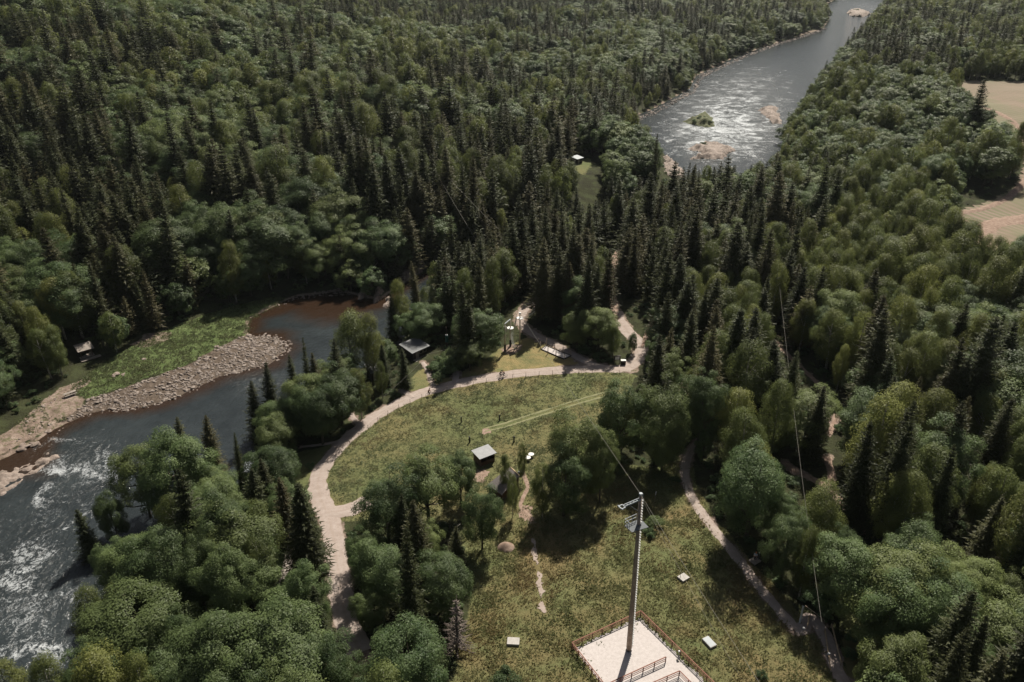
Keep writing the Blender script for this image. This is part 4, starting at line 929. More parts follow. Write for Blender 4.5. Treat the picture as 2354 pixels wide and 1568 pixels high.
# ---- undergrowth below the trees and along edges
pu = np.concatenate([jitter(2.6, 60, 260), jitter(5, 260, 450)]); ux, uy = pu.T; okk = (sdist(ux, uy, RIVER) > 1.2)
for poly, m in ((OVAL, .8), (SOUTH, .8), (LAWN, .6), (VERGE, .3), (LOW, .2), (WEST, -1), (FIELD, 1), (SHEDY, -.5)): okk &= sdist(ux, uy, poly) > m
dR = np.minimum(np.minimum(dline(ux, uy, ROADW), dline(ux, uy, ROAD2W)), dline(ux, uy, STUBW)); okk &= dR > 3.0
for n_, w_, wd in PATHW: okk &= dline(ux, uy, w_) > wd / 2 + .7
uz = gz(ux, uy); upx, upy, _ = project(ux, uy, uz)
for q in OPEN[3:5] + OPEN[6:8] + OPEN[9:12]: okk &= ~inpoly(upx, upy, q)
okk &= fbm(ux / 6, uy / 6, 131) > .42
ux, uy, uz = ux[okk], uy[okk], uz[okk]; m_ = len(ux); s_ = g.uniform(.25, .75, m_)
scatter_object('undergrowth', np.stack([ux, uy, uz], 1), g.integers(0, 3, m_), np.stack([s_, s_, s_ * g.uniform(.5, 1, m_)], 1), np.stack([0 * s_, 0 * s_, g.uniform(0, 6.28, m_)], 1), [[v[0]] for v in KIND['shrub']['lo']], label='low green undergrowth between the trees and along the wood edges')

# ---- meadow grass
def tuft(seed, nb, hgt_, spread, mat):
    gg = np.random.default_rng(seed); b = gg.normal(0, spread, (nb, 2)); a = gg.uniform(0, 6.28, nb); l = gg.uniform(.14, .42, nb); w_ = .035 + .045 * gg.random(nb); hh = hgt_ * gg.uniform(.15, .8, nb) + .03
    d = np.stack([np.cos(a), np.sin(a)], 1); s = np.stack([-d[:, 1], d[:, 0]], 1)
    v = np.stack([np.c_[b - s * w_[:, None], np.full(nb, -.03)], np.c_[b + s * w_[:, None], np.full(nb, -.03)], np.c_[b + d * l[:, None] * .5 + s * w_[:, None], hh * .8], np.c_[b + d * l[:, None], hh]], 1)
    return mesh_quads('tuft', v.reshape(-1, 3), mat)
def grass(name, poly, dens, hgt_, mat, seed, lab, keepf):
    q = np.array(poly); x0, y0 = np.maximum(q.min(0), [-200, 66]); x1, y1 = np.minimum(q.max(0), [200, 400]); nn = int((x1 - x0) * (y1 - y0) * dens); gx = g.uniform(x0, x1, nn); gy = g.uniform(y0, y1, nn)
    k = (sdist(gx, gy, poly) < -.2) & keepf(gx, gy)
    for n_, w_, wd in PATHW: k &= dline(gx, gy, w_) > wd / 2 + .15
    k &= np.minimum(np.minimum(dline(gx, gy, ROADW), dline(gx, gy, ROAD2W)), dline(gx, gy, STUBW)) > 2.0
    gx, gy = gx[k], gy[k]; gz_ = gz(gx, gy); s = g.uniform(.6, 1.3, len(gx)) * (.35 + 1.3 * fbm(gx / 2.2, gy / 2.2, seed))
    scatter_object(name, np.stack([gx, gy, gz_], 1), g.integers(0, 4, len(gx)), np.stack([s, s, s], 1), np.stack([0 * s, 0 * s, g.uniform(0, 6.28, len(s))], 1), [[tuft(seed + j, 11, hgt_, .3, mat)] for j in range(4)], label=lab)
    print(name, len(gx))

# ---------------------------------------------------------------- stones on the gravel bar
def rockmesh(seed, sub=2, mat='stone', rough=.28):
    bm = bmesh.new(); bmesh.ops.create_icosphere(bm, subdivisions=sub, radius=1); gg = np.random.default_rng(seed); ph = gg.uniform(0, 6, (5, 3)); am = gg.uniform(.6, 2.6, (5, 3))
    sq = gg.uniform(.7, 1.2, 3) * [1.1, 1, .5]
    for v in bm.verts:
        d = np.array(v.co); k = 1 + rough * sum(math.sin(float(d @ am[i] * 1.6 + ph[i, 0])) for i in range(5)) / 2.2; v.co = Vector(d * sq * k)
    me = bpy.data.meshes.new('stone'); bm.to_mesh(me); bm.free(); me.materials.append(M[mat]); return me
ST = [rockmesh(s) for s in range(5)]
def stones(name, poly, dens, lo, hi, lab, keepf=None, sink=.15):
    q = np.array(poly); x0, y0 = q.min(0); x1, y1 = q.max(0); nn = int((x1 - x0) * (y1 - y0) * dens); sx = g.uniform(x0, x1, nn); sy = g.uniform(y0, y1, nn)
    k = sdist(sx, sy, poly) < .3 * g.random(nn)
    if keepf is not None: k &= keepf(sx, sy)
    sx, sy = sx[k], sy[k]; s = lo + (hi - lo) * g.random(len(sx)) ** 3.2
    zz = np.maximum(gz(sx, sy), WZ - .12) + s * sink
    scatter_object(name, np.stack([sx, sy, zz], 1), g.integers(0, 5, len(sx)), np.stack([s, s * g.uniform(.7, 1, len(s)), s * g.uniform(.7, 1, len(s))], 1), np.stack([g.normal(0, .25, len(s)), g.normal(0, .25, len(s)), g.uniform(0, 6.28, len(s))], 1), [[m_] for m_ in ST], label=lab); print(name, len(sx))
GBARX = PP([(150, 968), (200, 918), (280, 893), (352, 866), (430, 840), (472, 815), (505, 796), (560, 770), (640, 771), (672, 790), (668, 812), (622, 844), (560, 860), (500, 876), (450, 900), (400, 924), (330, 945), (250, 950)])
stones('river_stones', GBARX, 7, .09, .5, 'pale rounded stones packed together on the gravel bar', lambda a, b: (fbm(a / 2.5, b / 2.5, 61) > .36) & (sdist(a, b, GBARX) < -2.2 * (fbm(a / 2, b / 2, 66) - .38)), .05)
stones('gravel_boulders', GBARX, .35, .3, .75, 'larger stones scattered over the gravel bar', lambda a, b: fbm(a / 4, b / 4, 63) > .4, .1)
stones('shore_stones', PP([(-60, 1230), (0, 1165), (100, 1080), (105, 1020), (170, 950), (150, 985), (110, 1060), (0, 1180)]), 1.0, .12, .5, 'scattered stones along the sandy shore')
stones('bank_stones', PP([(640, 705), (690, 678), (780, 664), (825, 676), (780, 682), (690, 692)]), 3, .15, .5, 'small pale stones edging the brown pool')
UPS = [(1450, 276), (1500, 260), (1590, 212), (1610, 176), (1700, 136), (1780, 104), (1850, 84), (1895, 66)]
w_ = np.array(PP(UPS)); up = [tuple(q + [0, 2.0]) for q in w_] + [tuple(q - [-1, 6]) for q in w_[::-1]]
stones('upper_shore_stones', up, .5, .3, 1.1, 'pale stones along the far shore of the upper river')

def boulder(name, px_, py_, wpx, label, seed, flat=1.0, group=None, cat='rock'):
    p = P(px_, py_); _, _, dp = project(p.x, p.y, p.z); s = wpx / 2 / FPX * float(dp)
    o = link(name, rockmesh(seed, 3, 'rock', .34)); o.location = (p.x, p.y, max(p.z, WZ) + s * .12); o.scale = (s, s * .8, s * .75 * flat); o.rotation_euler = (0, 0, seed * 1.7); return tag(o, label, cat, group)
boulder('boulder', 54, 1029, 30, 'larger pale boulder of the pair in the brown shallows', 71)
boulder('boulder', 81, 1024, 24, 'smaller pale boulder of the pair in the brown shallows', 72)
boulder('boulder', 111, 992, 16, 'flat pale stone lying alone on the sandy beach', 73, .7)
boulder('boulder', 265, 862, 18, 'dark flat stone lying in the green bar grass near the sand', 74, .6)
boulder('boulder', 283, 861, 11, 'small pale stone beside the dark one in the bar grass', 75, .6)
boulder('boulder', 330, 826, 12, 'dark stone on the upper part of the green bar', 76, .6)
boulder('boulder', 498, 798, 13, 'round stone where the green bar meets the gravel', 77)
boulder('boulder', 668, 795, 8, 'dark stone standing in the water off the gravel tip', 78)
def rockshelf(name, poly_px, label, h, seed, fade=2.0, rough=.6, ragged=1.0, step=.35, base=0.0):
    q = on(WZ + .2, poly_px)
    o = mound_patch(name, q, M['rock'], h, rough, ragged, step, None, seed, fade, base); return tag(o, label, 'rock')
rockshelf('rock_shelf', [(-120, 1230), (-60, 1110), (0, 1072), (45, 1062), (95, 1047), (142, 1036), (145, 1048), (92, 1082), (60, 1102), (20, 1132), (0, 1150), (-60, 1205)], 'long flat pale rock shelf reaching into the river at the left edge', 1.5, 81, 1.2, 1.0, 1.4, .3, -.75)
rockshelf('rock_slab', [(818, 688), (828, 664), (844, 657), (846, 676), (832, 690)], 'first pale rock slab sloping into the brown pool beside the green bank', 1.6, 82, 1.5)
rockshelf('rock_slab', [(852, 694), (862, 668), (880, 652), (884, 668), (874, 692), (858, 700)], 'middle pale rock slab sloping into the brown pool', 2.0, 83, 1.5)
rockshelf('rock_slab', [(876, 704), (884, 684), (902, 680), (906, 694), (894, 708)], 'lowest pale rock slab at the mouth of the brown pool', 1.4, 84, 1.5)
rockshelf('rock_slab', [(905, 650), (922, 630), (948, 618), (975, 604), (980, 618), (950, 640), (920, 658)], 'pale rock outcrop above the pool among the trees', 3.0, 85, 2)
rockshelf('rock_slab', [(1120, 612), (1132, 600), (1146, 606), (1140, 618)], 'small pale rock glimpsed in the gap behind the rope course wood', 2.0, 86, 2)
rockshelf('rock_islet', [(1575, 340), (1610, 331), (1640, 330), (1690, 341), (1697, 345), (1682, 352), (1665, 366), (1630, 366), (1585, 366), (1590, 358), (1612, 356), (1600, 348), (1580, 346)], 'low brown rock islet in the white rapids', 3.2, 87, 5, 1.2, 2.5, .9)
rockshelf('rock_islet', [(1942, 30), (1955, 25), (1985, 27), (2004, 33), (1985, 39), (1955, 38)], 'small distant rock islet far up the river', 6, 88, 8, 1.5, 4, 2)
rockshelf('rock_bank', [(1526, 400), (1522, 362), (1535, 352), (1555, 372), (1575, 395), (1580, 425), (1550, 430)], 'pale rocky shore beside the rapids in front of the spruces', 3, 89, 5, 1.3, 2.5, .9)
rockshelf('rock_bank', [(1738, 252), (1752, 247), (1790, 247), (1800, 285), (1772, 284), (1758, 270)], 'rocky spit on the wooded side of the rapids', 3, 90, 5, 1.2, 2.5, .9)
t = NT('islet_green'); t.color(t.ramp(t.noise(.35, 6, .7), [(.3, (.045, .055, .022)), (.55, (.1, .11, .05)), (.75, (.2, .16, .12))])); t.b.inputs['Roughness'].default_value = .95; t.bump(t.noise(1, 5, .7), 1, .4)
isl = [(1565, 279), (1590, 271), (1608, 262), (1625, 258), (1640, 270), (1645, 284), (1650, 291), (1625, 294), (1600, 290), (1575, 284)]
tag(mound_patch('grassy_islet', on(WZ + .2, isl), t.m, 5.0, 1.0, 2.0, .9, None, 91, 7), 'grassy green islet in the middle of the white rapids', 'islet')
for k, (a, b, s, lb) in enumerate(((1612, 277, 3.2, 'tallest bush on the grassy islet'), (1630, 282, 2.4, 'bush at the downstream end of the grassy islet'), (1595, 280, 1.9, 'low bush at the tapered end of the grassy islet'), (1616, 334, 2.2, 'dark bush on the brown rock islet'), (1968, 28, 5.5, 'dark bush on the distant rock islet'))):
    p = at_h(a, b, WZ + 1.5); plant('shrub', p.x, p.y, s, s * .9, lb, None, k, z=WZ + 1.0)
for a, b, c_, d_, lb in ((847, 633, 868, 606, 'bleached log slanting down the green bank above the pool'), (812, 607, 852, 612, 'thin fallen log lying along the bank above the pool'), (1054, 607, 1082, 609, 'bleached log lying in the gap beyond the rope course wood')):
    p, q = P(a, b), P(c_, d_); mb = MB().path([(p.x, p.y, p.z + .2), ((p.x + q.x) / 2, (p.y + q.y) / 2 + .15, (p.z + q.z) / 2 + .4), (q.x, q.y, q.z + .35)], [.2, .16, .08], 7)
    tag(mb.build('fallen_log', M['deadwood'], None, True), lb, 'log')
stones('beach_stones', SANDL, .8, .07, .4, 'small stones scattered over the sandy far shore', lambda a, b: fbm(a / 4, b / 4, 35) > .5)

# ---------------------------------------------------------------- zip line pole in the sand enclosure
def Z7(cx, cy): return ((2200 + .2761 * cx) / 1.741, (2300 + .2761 * cy) / 1.741)
def Z4(cx, cy): return ((1500 + .34 * cx) / 1.741, (1150 + .34 * cy) / 1.741)
def Z5(cx, cy): return ((1900 + .319 * cx) / 1.741, (1180 + .319 * cy) / 1.741)
def ZB(cx, cy): return (.3418 * cx, .3418 * cy)
A_ = P(*Z7(318, 1062)); B_ = P(*Z7(1312, 602)); C_ = P(*Z7(2285, 1560)); D_ = P(*Z7(690, 1545))
ub = (A_ - B_).normalized(); vb = (C_ - B_).normalized(); AL = (A_ - B_).length; vd = (D_ - A_).normalized()
Cx = B_ + vb * 17; Ax = A_ + vd * 15
gzv = lambda p, o=0: Vector((p.x, p.y, float(gz(p.x, p.y)) + o))
SANDPAD = [(p.x, p.y) for p in (B_, A_, Ax, Cx)]
PITQ = [(B_.x, B_.y), (A_.x, A_.y), (Ax.x, Ax.y), (Cx.x, Cx.y)]
drape_patch('sand_pad', SANDPAD, M['sand'], off=.09, step=.4, ragged=.35)
def fence(name, pts, label, h=1.1, step=1.75, rails=(.38, .72, 1.05), mat=None, cap=True):
    mat = mat or M['redwood']; root = thing(name, label, 'fence', tuple(gzv(pts[0]))); o0 = root.location.copy()
    for a, b in zip(pts[:-1], pts[1:]):
        n_ = max(1, round((b - a).length / step))
        rb = MB()
        for k in range(n_):
            p, q = gzv(a.lerp(b, k / n_)), gzv(a.lerp(b, (k + 1) / n_))
            for z_ in rails: rb.bar(p - o0 + Vector((0, 0, z_)), q - o0 + Vector((0, 0, z_)), .035, .11)
            if cap: rb.bar(p - o0 + Vector((0, 0, h + .02)), q - o0 + Vector((0, 0, h + .02)), .14, .04)
        rb.build('rails', mat, root)
        for k in range(n_ + 1):
            p = gzv(a.lerp(b, k / n_)) - o0; MB().box((p.x, p.y, p.z + h / 2 - .1), (.1, .1, h + .16), math.atan2((b - a).y, (b - a).x)).build('post', mat, root)
    return root
fence('wooden_fence', [Cx, B_, A_, Ax], 'red brown wooden fence enclosing the pale sand pad around the pole')
e0, e1 = P(*Z7(1672, 1272)), P(*Z7(985, 1590)); dirp = (e1 - e0).normalized()
fence('wooden_fence', [e0, e0 + dirp * 9.5], 'straight red brown fence dividing the sand pad in front of the pole')
f0 = P(*Z7(1868, 1475)); fence('wooden_fence', [f0 + (P(*Z7(1640, 1575)) - f0).normalized() * 6, f0, f0 + vb * 7], 'inner corner of red brown fence at the bottom edge of the sand pad')

pb = P(1445, 1495); PH = above(1445, 1495, 1135.8); top = at_h(1472.5, 1135.8, pb.z + PH)
root = thing('zipline_pole', 'very tall dark wooden pole with steel platform and arm rising from the sand pad', 'pole', tuple(pb)); off = top - pb
ax = lambda f_: Vector((off.x * f_, off.y * f_, off.z * f_))
MB().path([ax(-.02), ax(.25), ax(.5), ax(.75), ax(1.0)], [.40, .35, .30, .24, .18], 14).build('shaft', M['polewood'], root, True)
MB().tube(ax(.995), ax(.995) + Vector((0, 0, .28)), .24, .22, 14).build('cap', M['palesteel'], root)
MB().tube(Vector((0, 0, -.1)), Vector((0, 0, .35)), .44, .44, 14).build('base_collar', M['metal'], root)
lad = MB(); lx = Vector((.42, .05, 0)); n_ = 60
for s in (-.13, .13): lad.path([ax(k / 8 * .97 + .03) + lx * (1.15 - .45 * (k / 8)) + Vector((0, s, 0)) for k in range(9)], .02, 5)
lad.build('ladder_rails', M['palesteel'], root)
st = MB()
for k in range(n_):
    p = ax(.04 + .94 * k / n_) + lx * (1.15 - .45 * k / n_); st.box((p.x, p.y, p.z), (.16, .34, .05))
st.build('ladder_rungs', M['white'], root)
# arm and platform point the same way: toward the sand pad's far side seen from the pole
ud = Vector((-.85, -.53, 0)).normalized(); vd2 = Vector((.53, -.85, 0)).normalized(); za = off.z * .965
arm = MB(); a0 = ax(.965); a1 = a0 + ud * 2.7
for s in (-.16, .16): arm.bar(a0 + vd2 * s + Vector((0, 0, .2)), a1 + vd2 * s + Vector((0, 0, .2)), .06, .22)
for k in range(6): q = a0.lerp(a1, k / 5); arm.bar(q - vd2 * .16 + Vector((0, 0, .2)), q + vd2 * .16 + Vector((0, 0, .2)), .08, .06)
arm.build('arm', M['palesteel'], root)
hd = MB(); q = a1
for s, e in (((-.32, 0), (.32, 0)), ((-.32, .6), (.32, .6)), ((-.32, 0), (-.32, .6)), ((.32, 0), (.32, .6))):
    hd.bar(q + vd2 * s[0] + ud * s[1] + Vector((0, 0, .2)), q + vd2 * e[0] + ud * e[1] + Vector((0, 0, .2)), .1, .14)
hd.tube(q + ud * .55 - vd2 * .5 + Vector((0, 0, .2)), q + ud * .55 + vd2 * .5 + Vector((0, 0, .2)), .08, .08, 8)
hd.build('arm_head', M['palesteel'], root)
MB().tube(a0.lerp(a1, .72) + Vector((0, 0, .1)), ax(.90) + ud * .1, .045, .045, 6).build('strut', M['galv'], root)
zp = .825; pc = ax(zp)
fl = MB(); cs_ = [pc + ud * 1.75 + vd2 * -.75, pc + ud * 1.75 + vd2 * .8, pc - ud * .7 + vd2 * 1.15, pc - ud * .85 - vd2 * .15, pc - ud * .3 - vd2 * .75]
fl.slab([(p.x, p.y) for p in cs_], pc.z - .05, pc.z + .03); fl.build('platform', M['galv'], root)
rl = MB(); corners = [pc - ud * .2 - vd2 * .72, pc + ud * 1.72 - vd2 * .72, pc + ud * 1.72 + vd2 * .2]
for a, b in zip(corners[:-1], corners[1:]):
    for z_ in (.55, 1.05): rl.bar(a + Vector((0, 0, z_)), b + Vector((0, 0, z_)), .05, .09)
    for k in range(4):
        p = a.lerp(b, k / 3); rl.bar(p, p + Vector((0.001, 0, 1.08)), .05, .05)
rl.build('railing', M['palesteel'], root)
for s in (-.5, .6): MB().tube(pc + ud * 1.5 + vd2 * s - Vector((0, 0, .05)), ax(zp - .06), .04, .04, 6).build('brace', M['galv'], root)

def lamp_post(px_, py_, py_top, label, rad=.05, head=.13, mat='galv', lean=0):
    p = P(px_, py_); h = above(px_, py_, py_top); r_ = thing('lamp_post', label, 'lamp', tuple(p)); MB().tube((0, 0, -.2), (lean, 0, h), rad, rad * .8, 8).build('post', M[mat], r_)
    MB().tube((lean, 0, h), (lean, 0, h + .16), head, head * .75, 10).build('lamp_head', M['white'], r_); return r_
lamp_post(*Z7(1862, 1195), Z7(1862, 1112)[1], 'short lamp post with a white head standing at the fence of the sand pad', .08, .16)
lamp_post(1450, 823, 817, 'small white headed lamp beside the sapling in the road bend', .05, .2)
lamp_post(1733 + 9, 1290, 1270, 'grey lamp post with white head beside the small wooden platform', .06, .14)
lamp_post(1845, 1452, 1444, 'low lamp with white head at the jog of the footpath', .06, .2)
lamp_post(1902, 1512, 1502, 'lamp with white head standing between the log rails of the footpath', .06, .2)
p = P(1837.5, 1432); h = above(1837.5, 1432, 1396); q = at_h(1846, 1394, p.z + h); o_ = thing('white_post', 'leaning white round post at the jog of the footpath', 'post', tuple(p))
MB().tube((0, 0, -.3), q - p, .14, .11, 10).build('shaft', M['white'], o_); MB().tube(q - p, (q - p) * 1.02, .16, .13, 10).build('cap', M['palesteel'], o_)
p = P(1546, 1092); h_ = 2.2; o_ = thing('white_post', 'thin post with white top standing on the bare ridge behind the pole arm', 'post', tuple(P(1504.5, 1154)))
MB().tube((0, 0, -.2), (0, 0, 1.6), .04, .04, 6).build('shaft', M['polewood'], o_); MB().tube((0, 0, 1.6), (.06, 0, 2.3), .07, .07, 8).build('cap', M['white'], o_)

def ground_slab(px_, py_, w, d, rz, label, extra=None):
    p = P(px_, py_); r_ = thing('ground_slab', label, 'slab', (p.x, p.y, p.z), rz); MB().box((0, 0, .2), (w, d, .34)).build('deck', M['concrete'], r_, bevel=.02)
    if extra == 'stake': MB().tube((-w * .25, d * .2, .3), (-w * .3, d * .3, 1.5), .035, .03, 6).build('stake', M['polewood'], r_)
    if extra == 'sheet': MB().box((0, 0, .38), (w * .9, d * .9, .02)).build('cover_sheet', M['roofpale'], r_)
    return r_
ground_slab(1570, 1330, 1.5, 1.3, R(35), 'pale square slab with a dark stake lying between the pole and the footpath', 'stake')
ground_slab(1629.5, 1479, 1.15, 1.9, R(28), 'bluish white slab lying in the grass beside the sand pad fence', 'sheet')
ground_slab(1179.5, 1477, 1.75, 1.3, R(-4), 'pale square slab lying in the grass near the bare dead spruce')
mq = P(1161.5, 1258); mr = [(mq.x + 1.95 * math.cos(a), mq.y + 1.75 * math.sin(a)) for a in np.linspace(0, 6.28, 20)[:-1]]
tag(mound_patch('soil_mound', mr, M['earth'], 1.3, .18, .3, .2, None, 17, 1.7), 'domed heap of bare reddish soil in the meadow grass', 'mound')
drape_patch('bare_soil', PP([(1196, 1160), (1222, 1165), (1228, 1190), (1205, 1205), (1190, 1190)]), M['earth'], off=.05, ragged=.8, step=.3, seed=8)
drape_patch('bare_soil', PP([(1092, 1078), (1118, 1072), (1130, 1085), (1112, 1112), (1088, 1105)]), M['earth'], off=.05, ragged=.8, step=.3, seed=9)

# ---------------------------------------------------------------- sheds and cabins
def cabin(name, a_px, b_px, depth, hf, hb, label, roof='roofgrey', wall='darkwood', over=.45, deck=0, open_front=False, cat='cabin', door=True, windows=2, ang=None):
    """single pitch hut: front wall from pixel a to pixel b (ground), going back by depth; hf and hb are front and back eaves"""
    a, b = P(*a_px), P(*b_px); L = (b - a).xy.length; rz = math.atan2(b.y - a.y, b.x - a.x) if ang is None else ang; z0 = float(min(a.z, b.z))
    r_ = thing(name, label, cat, (a.x, a.y, z0), rz); w = MB(); hi = lambda yy: hf + (hb - hf) * yy / depth
    th = .12
    def wall_(x0, y0, x1, y1): 
        q = [(x0, y0), (x1, y0), (x1, y1), (x0, y1)]; v = [(x, y_, -.5) for x, y_ in q] + [(x, y_, hi(y_) - .03) for x, y_ in q]
        w.add(v, [(3, 2, 1, 0), (4, 5, 6, 7), (0, 1, 5, 4), (1, 2, 6, 5), (2, 3, 7, 6), (3, 0, 4, 7)])
    wall_(0, depth - th, L, depth); wall_(0, th, th, depth - th); wall_(L - th, th, L, depth - th)
    if open_front:
        wall_(0, 0, .18, th); wall_(L - .18, 0, L, th)
        w.box((L / 2, .06, .45), (L - .4, .1, .9))
        w.box((L / 2, depth * .5, .02), (L - .3, depth - .3, .1))
    else: wall_(0, 0, L, th)
    w.build('wall', M[wall], r_)
    if open_front: MB().tube((L * .5, .08, .9), (L * .5, .08, hf - .05), .07, .07, 8).build('front_post', M[wall], r_)
    s = (hb - hf) / depth; y0, y1 = -over, depth + over; v = []
    for dz in (0, .12):
        for x_, yy in ((-over, y0), (L + over, y0), (L + over, y1), (-over, y1)): v.append((x_, yy, hf + s * yy + dz))
    MB().add(v, [(3, 2, 1, 0), (4, 5, 6, 7), (0, 1, 5, 4), (1, 2, 6, 5), (2, 3, 7, 6), (3, 0, 4, 7)]).build('roof', M[roof], r_)
    if door and not open_front:
        d = MB().box((L * .3, -.03, 1.0), (.9, .06, 2.0)).build('door', M['greywood'], r_); MB().box((L * .3 + .35, -.08, 1.0), (.06, .05, .12)).build('handle', M['metal'], d)
        for k in range(windows):
            wx = L * (.55 + .25 * k); fr = MB()
            for sx, sz, cx_, cz_ in ((1.0, .08, wx, 1.1), (1.0, .08, wx, 1.92), (.08, .74, wx - .46, 1.51), (.08, .74, wx + .46, 1.51)): fr.box((cx_, -.035, cz_), (sx, .07, sz))
            f_ = fr.build('window', M['greywood'], r_); MB().box((wx, -.015, 1.51), (.84, .03, .74)).build('pane', M['glass'], f_)
    if deck:
        dk = MB().box((L / 2, -deck / 2 - .05, .18), (L, deck, .14)); 
        for k in range(4): dk.box((L * (.1 + .27 * k), -deck + .1, -.1), (.12, .12, .5))
        dk.build('deck', M['greywood'], r_)
        sp = MB()
        for k in range(3): sp.box((L * .7, -deck - .25 - .3 * k, .05 - .14 * k), (1.8, .3, .1))
        sp.build('steps', M['greywood'], r_)
    return r_
cabin('cabin', (949, 830), (983, 812), 4.0, 2.3, 3.0, 'long dark cabin with a grey sheet roof, porch deck and steps among the riverside trees', deck=1.5)
cabin('cabin', (856, 876), (878, 868), 3.0, 2.3, 2.8, 'small hut with one pale roof corner showing among the riverside spruces', roof='roofgrey')
cabin('cabin', (790, 962), (812, 945), 3.2, 2.3, 2.8, 'dark small hut half hidden behind the pale green tree by the road')
cabin('cabin', (566, 1108), (590, 1104), 2.6, 2.4, 2.6, 'hut with a bluish white roof corner showing between dark spruces', roof='roofpale')
cabin('cabin', (1360, 590), (1376, 583), 3.5, 2.4, 3.0, 'hut with a pale roof glimpsed among tall dark spruces beyond the rope course', roof='roofpale')
cabin('cabin', (1326, 378), (1338, 375), 3.0, 2.3, 2.7, 'tiny white roofed hut at the edge of the distant glade', roof='roofpale')
cabin('shed', (1104, 1074), (1137, 1061), 2.5, 2.0, 2.2, 'small open fronted wooden shed with a smooth pale grey roof at the round meadow', roof='roofshed', wall='brownwood', open_front=True, cat='shed', over=.3)
# the larger brown roofed shelter: one steep plane of felt with a pale board on the ridge
q0, q1, q2, q3 = [P(*q) for q in ((1124, 1128), (1154, 1152), (1196, 1112), (1172, 1094))]
r_ = thing('shelter', 'larger shelter with a sloping brown grey felt roof and pale ridge board behind slim birches', 'shed', tuple(q0)); z0 = q0.z
def lift(px_, py_, h_): v = at_h(px_, py_, z0 + h_); return v - q0
c0, c1, c2, c3 = lift(1120.5, 1115, 1.5), lift(1153, 1139, 1.5), lift(1194, 1095, 3.0), lift(1172, 1074, 3.0)
MB().add([c0, c1, c2, c3] + [c + Vector((0, 0, .14)) for c in (c0, c1, c2, c3)], [(3, 2, 1, 0), (4, 5, 6, 7), (0, 1, 5, 4), (1, 2, 6, 5), (2, 3, 7, 6), (3, 0, 4, 7)]).build('roof', M['roofbrown'], r_)
MB().bar(c2 + Vector((0, 0, .16)), c3 + Vector((0, 0, .16)), .16, .08).build('ridge_board', M['yellowwood'], r_)
for c in (c0, c1, c2, c3):
    i_ = c.lerp((c0 + c1 + c2 + c3) / 4, .1); MB().tube((i_.x, i_.y, -.4), (i_.x, i_.y, i_.z), .08, .08, 8).build('post', M['brownwood'], r_)
wb_ = MB(); 
for a, b in ((c0, c1), (c1, c2), (c3, c0)):
    a_, b_ = a.lerp((c0 + c2) / 2, .12), b.lerp((c0 + c2) / 2, .12); wb_.add([(a_.x, a_.y, -.4), (b_.x, b_.y, -.4), (b_.x, b_.y, b_.z - .05), (a_.x, a_.y, a_.z - .05)], [(0, 1, 2, 3)])
wo = wb_.build('wall', M['brownwood'], r_); sm = wo.modifiers.new('thick', 'SOLIDIFY'); sm.thickness = .08
for nm, lb, a, r0 in (('round_table', 'upper one of two white round table tops in the meadow grass', (1220.5, 1050.5), .56), ('round_table', 'lower one of two white round table tops in the meadow grass', (1213, 1058), .56)):
    p = P(*a); rt = thing(nm, lb, 'table', tuple(p)); MB().tube((0, 0, .62), (0, 0, .7), r0, r0, 24).build('table_top', M['white'], rt); MB().tube((0, 0, -.1), (0, 0, .62), .1, .08, 10).build('pedestal', M['greywood'], rt)
p = P(1197, 1091); c_ = thing('garden_cart', 'small grey cart standing at the corner of the brown roofed shelter', 'cart', tuple(p), R(20))
MB().box((0, 0, .55), (1.0, .6, .4)).build('tray', M['galv'], c_, bevel=.03)
for s in (-.36, .36): MB().tube((.2, s - .03, .25), (.2, s + .03, .25), .25, .25, 14).build('wheel', M['black'], c_)
hb_ = MB()
for s in (-.22, .22): hb_.tube((-.5, s, .5), (-1.0, s, .75), .025, .025, 6)
hb_.build('handle', M['metal'], c_)

# ---------------------------------------------------------------- picnic shelter, bench on the far shore
def Zl(cx, cy): return (.3418 * cx, 517 + .3418 * cy)
sa, sb = P(186, 826), P(228, 816); r_ = thing('picnic_shelter', 'grey roofed open picnic shelter in the shade at the edge of the far shore wood', 'shelter', tuple(sa), math.atan2(sb.y - sa.y, sb.x - sa.x))
L = (sb - sa).xy.length * .75
for x_, y_ in ((.3, .2), (L - .3, .2), (.3, 2.4), (L - .3, 2.4)): MB().box((x_, y_, 1.0), (.14, .14, 2.4)).build('post', M['brownwood'], r_)
v = []
for dz in (0, .1):
    for x_, y_, z_ in ((-.3, -.4, 2.05), (L + .3, -.4, 2.05), (L + .3, 2.9, 2.7), (-.3, 2.9, 2.7)): v.append((x_, y_, z_ + dz))
MB().add(v, [(3, 2, 1, 0), (4, 5, 6, 7), (0, 1, 5, 4), (1, 2, 6, 5), (2, 3, 7, 6), (3, 0, 4, 7)]).build('roof', M['greywood'], r_)
MB().box((L / 2, 1.3, .12), (L + .2, 2.8, .12)).build('floor', M['greywood'], r_)
MB().box((L / 2, 2.45, .9), (L - .4, .06, 1.4)).build('back_wall', M['brownwood'], r_)
wk = thing('boardwalk', 'grey plank walkway in front of the shaded picnic shelter', 'deck', tuple(P(186, 834)), math.atan2(sb.y - sa.y, sb.x - sa.x)); bm_ = MB()
for k in range(18): bm_.box((.25 + .26 * k, .5, .2), (.23, 1.3, .06))
bm_.build('planks', M['greywood'], wk); bm_ = MB()
for s in (.05, .95): bm_.box((2.4, s, .08), (4.7, .1, .18))
bm_.build('joists', M['brownwood'], wk)
ba, bb = P(149, 915), P(177, 905); bn = thing('picnic_bench', 'weathered wooden bench table alone on the sandy far shore', 'bench', tuple(ba), math.atan2(bb.y - ba.y, bb.x - ba.x)); L = (bb - ba).xy.length
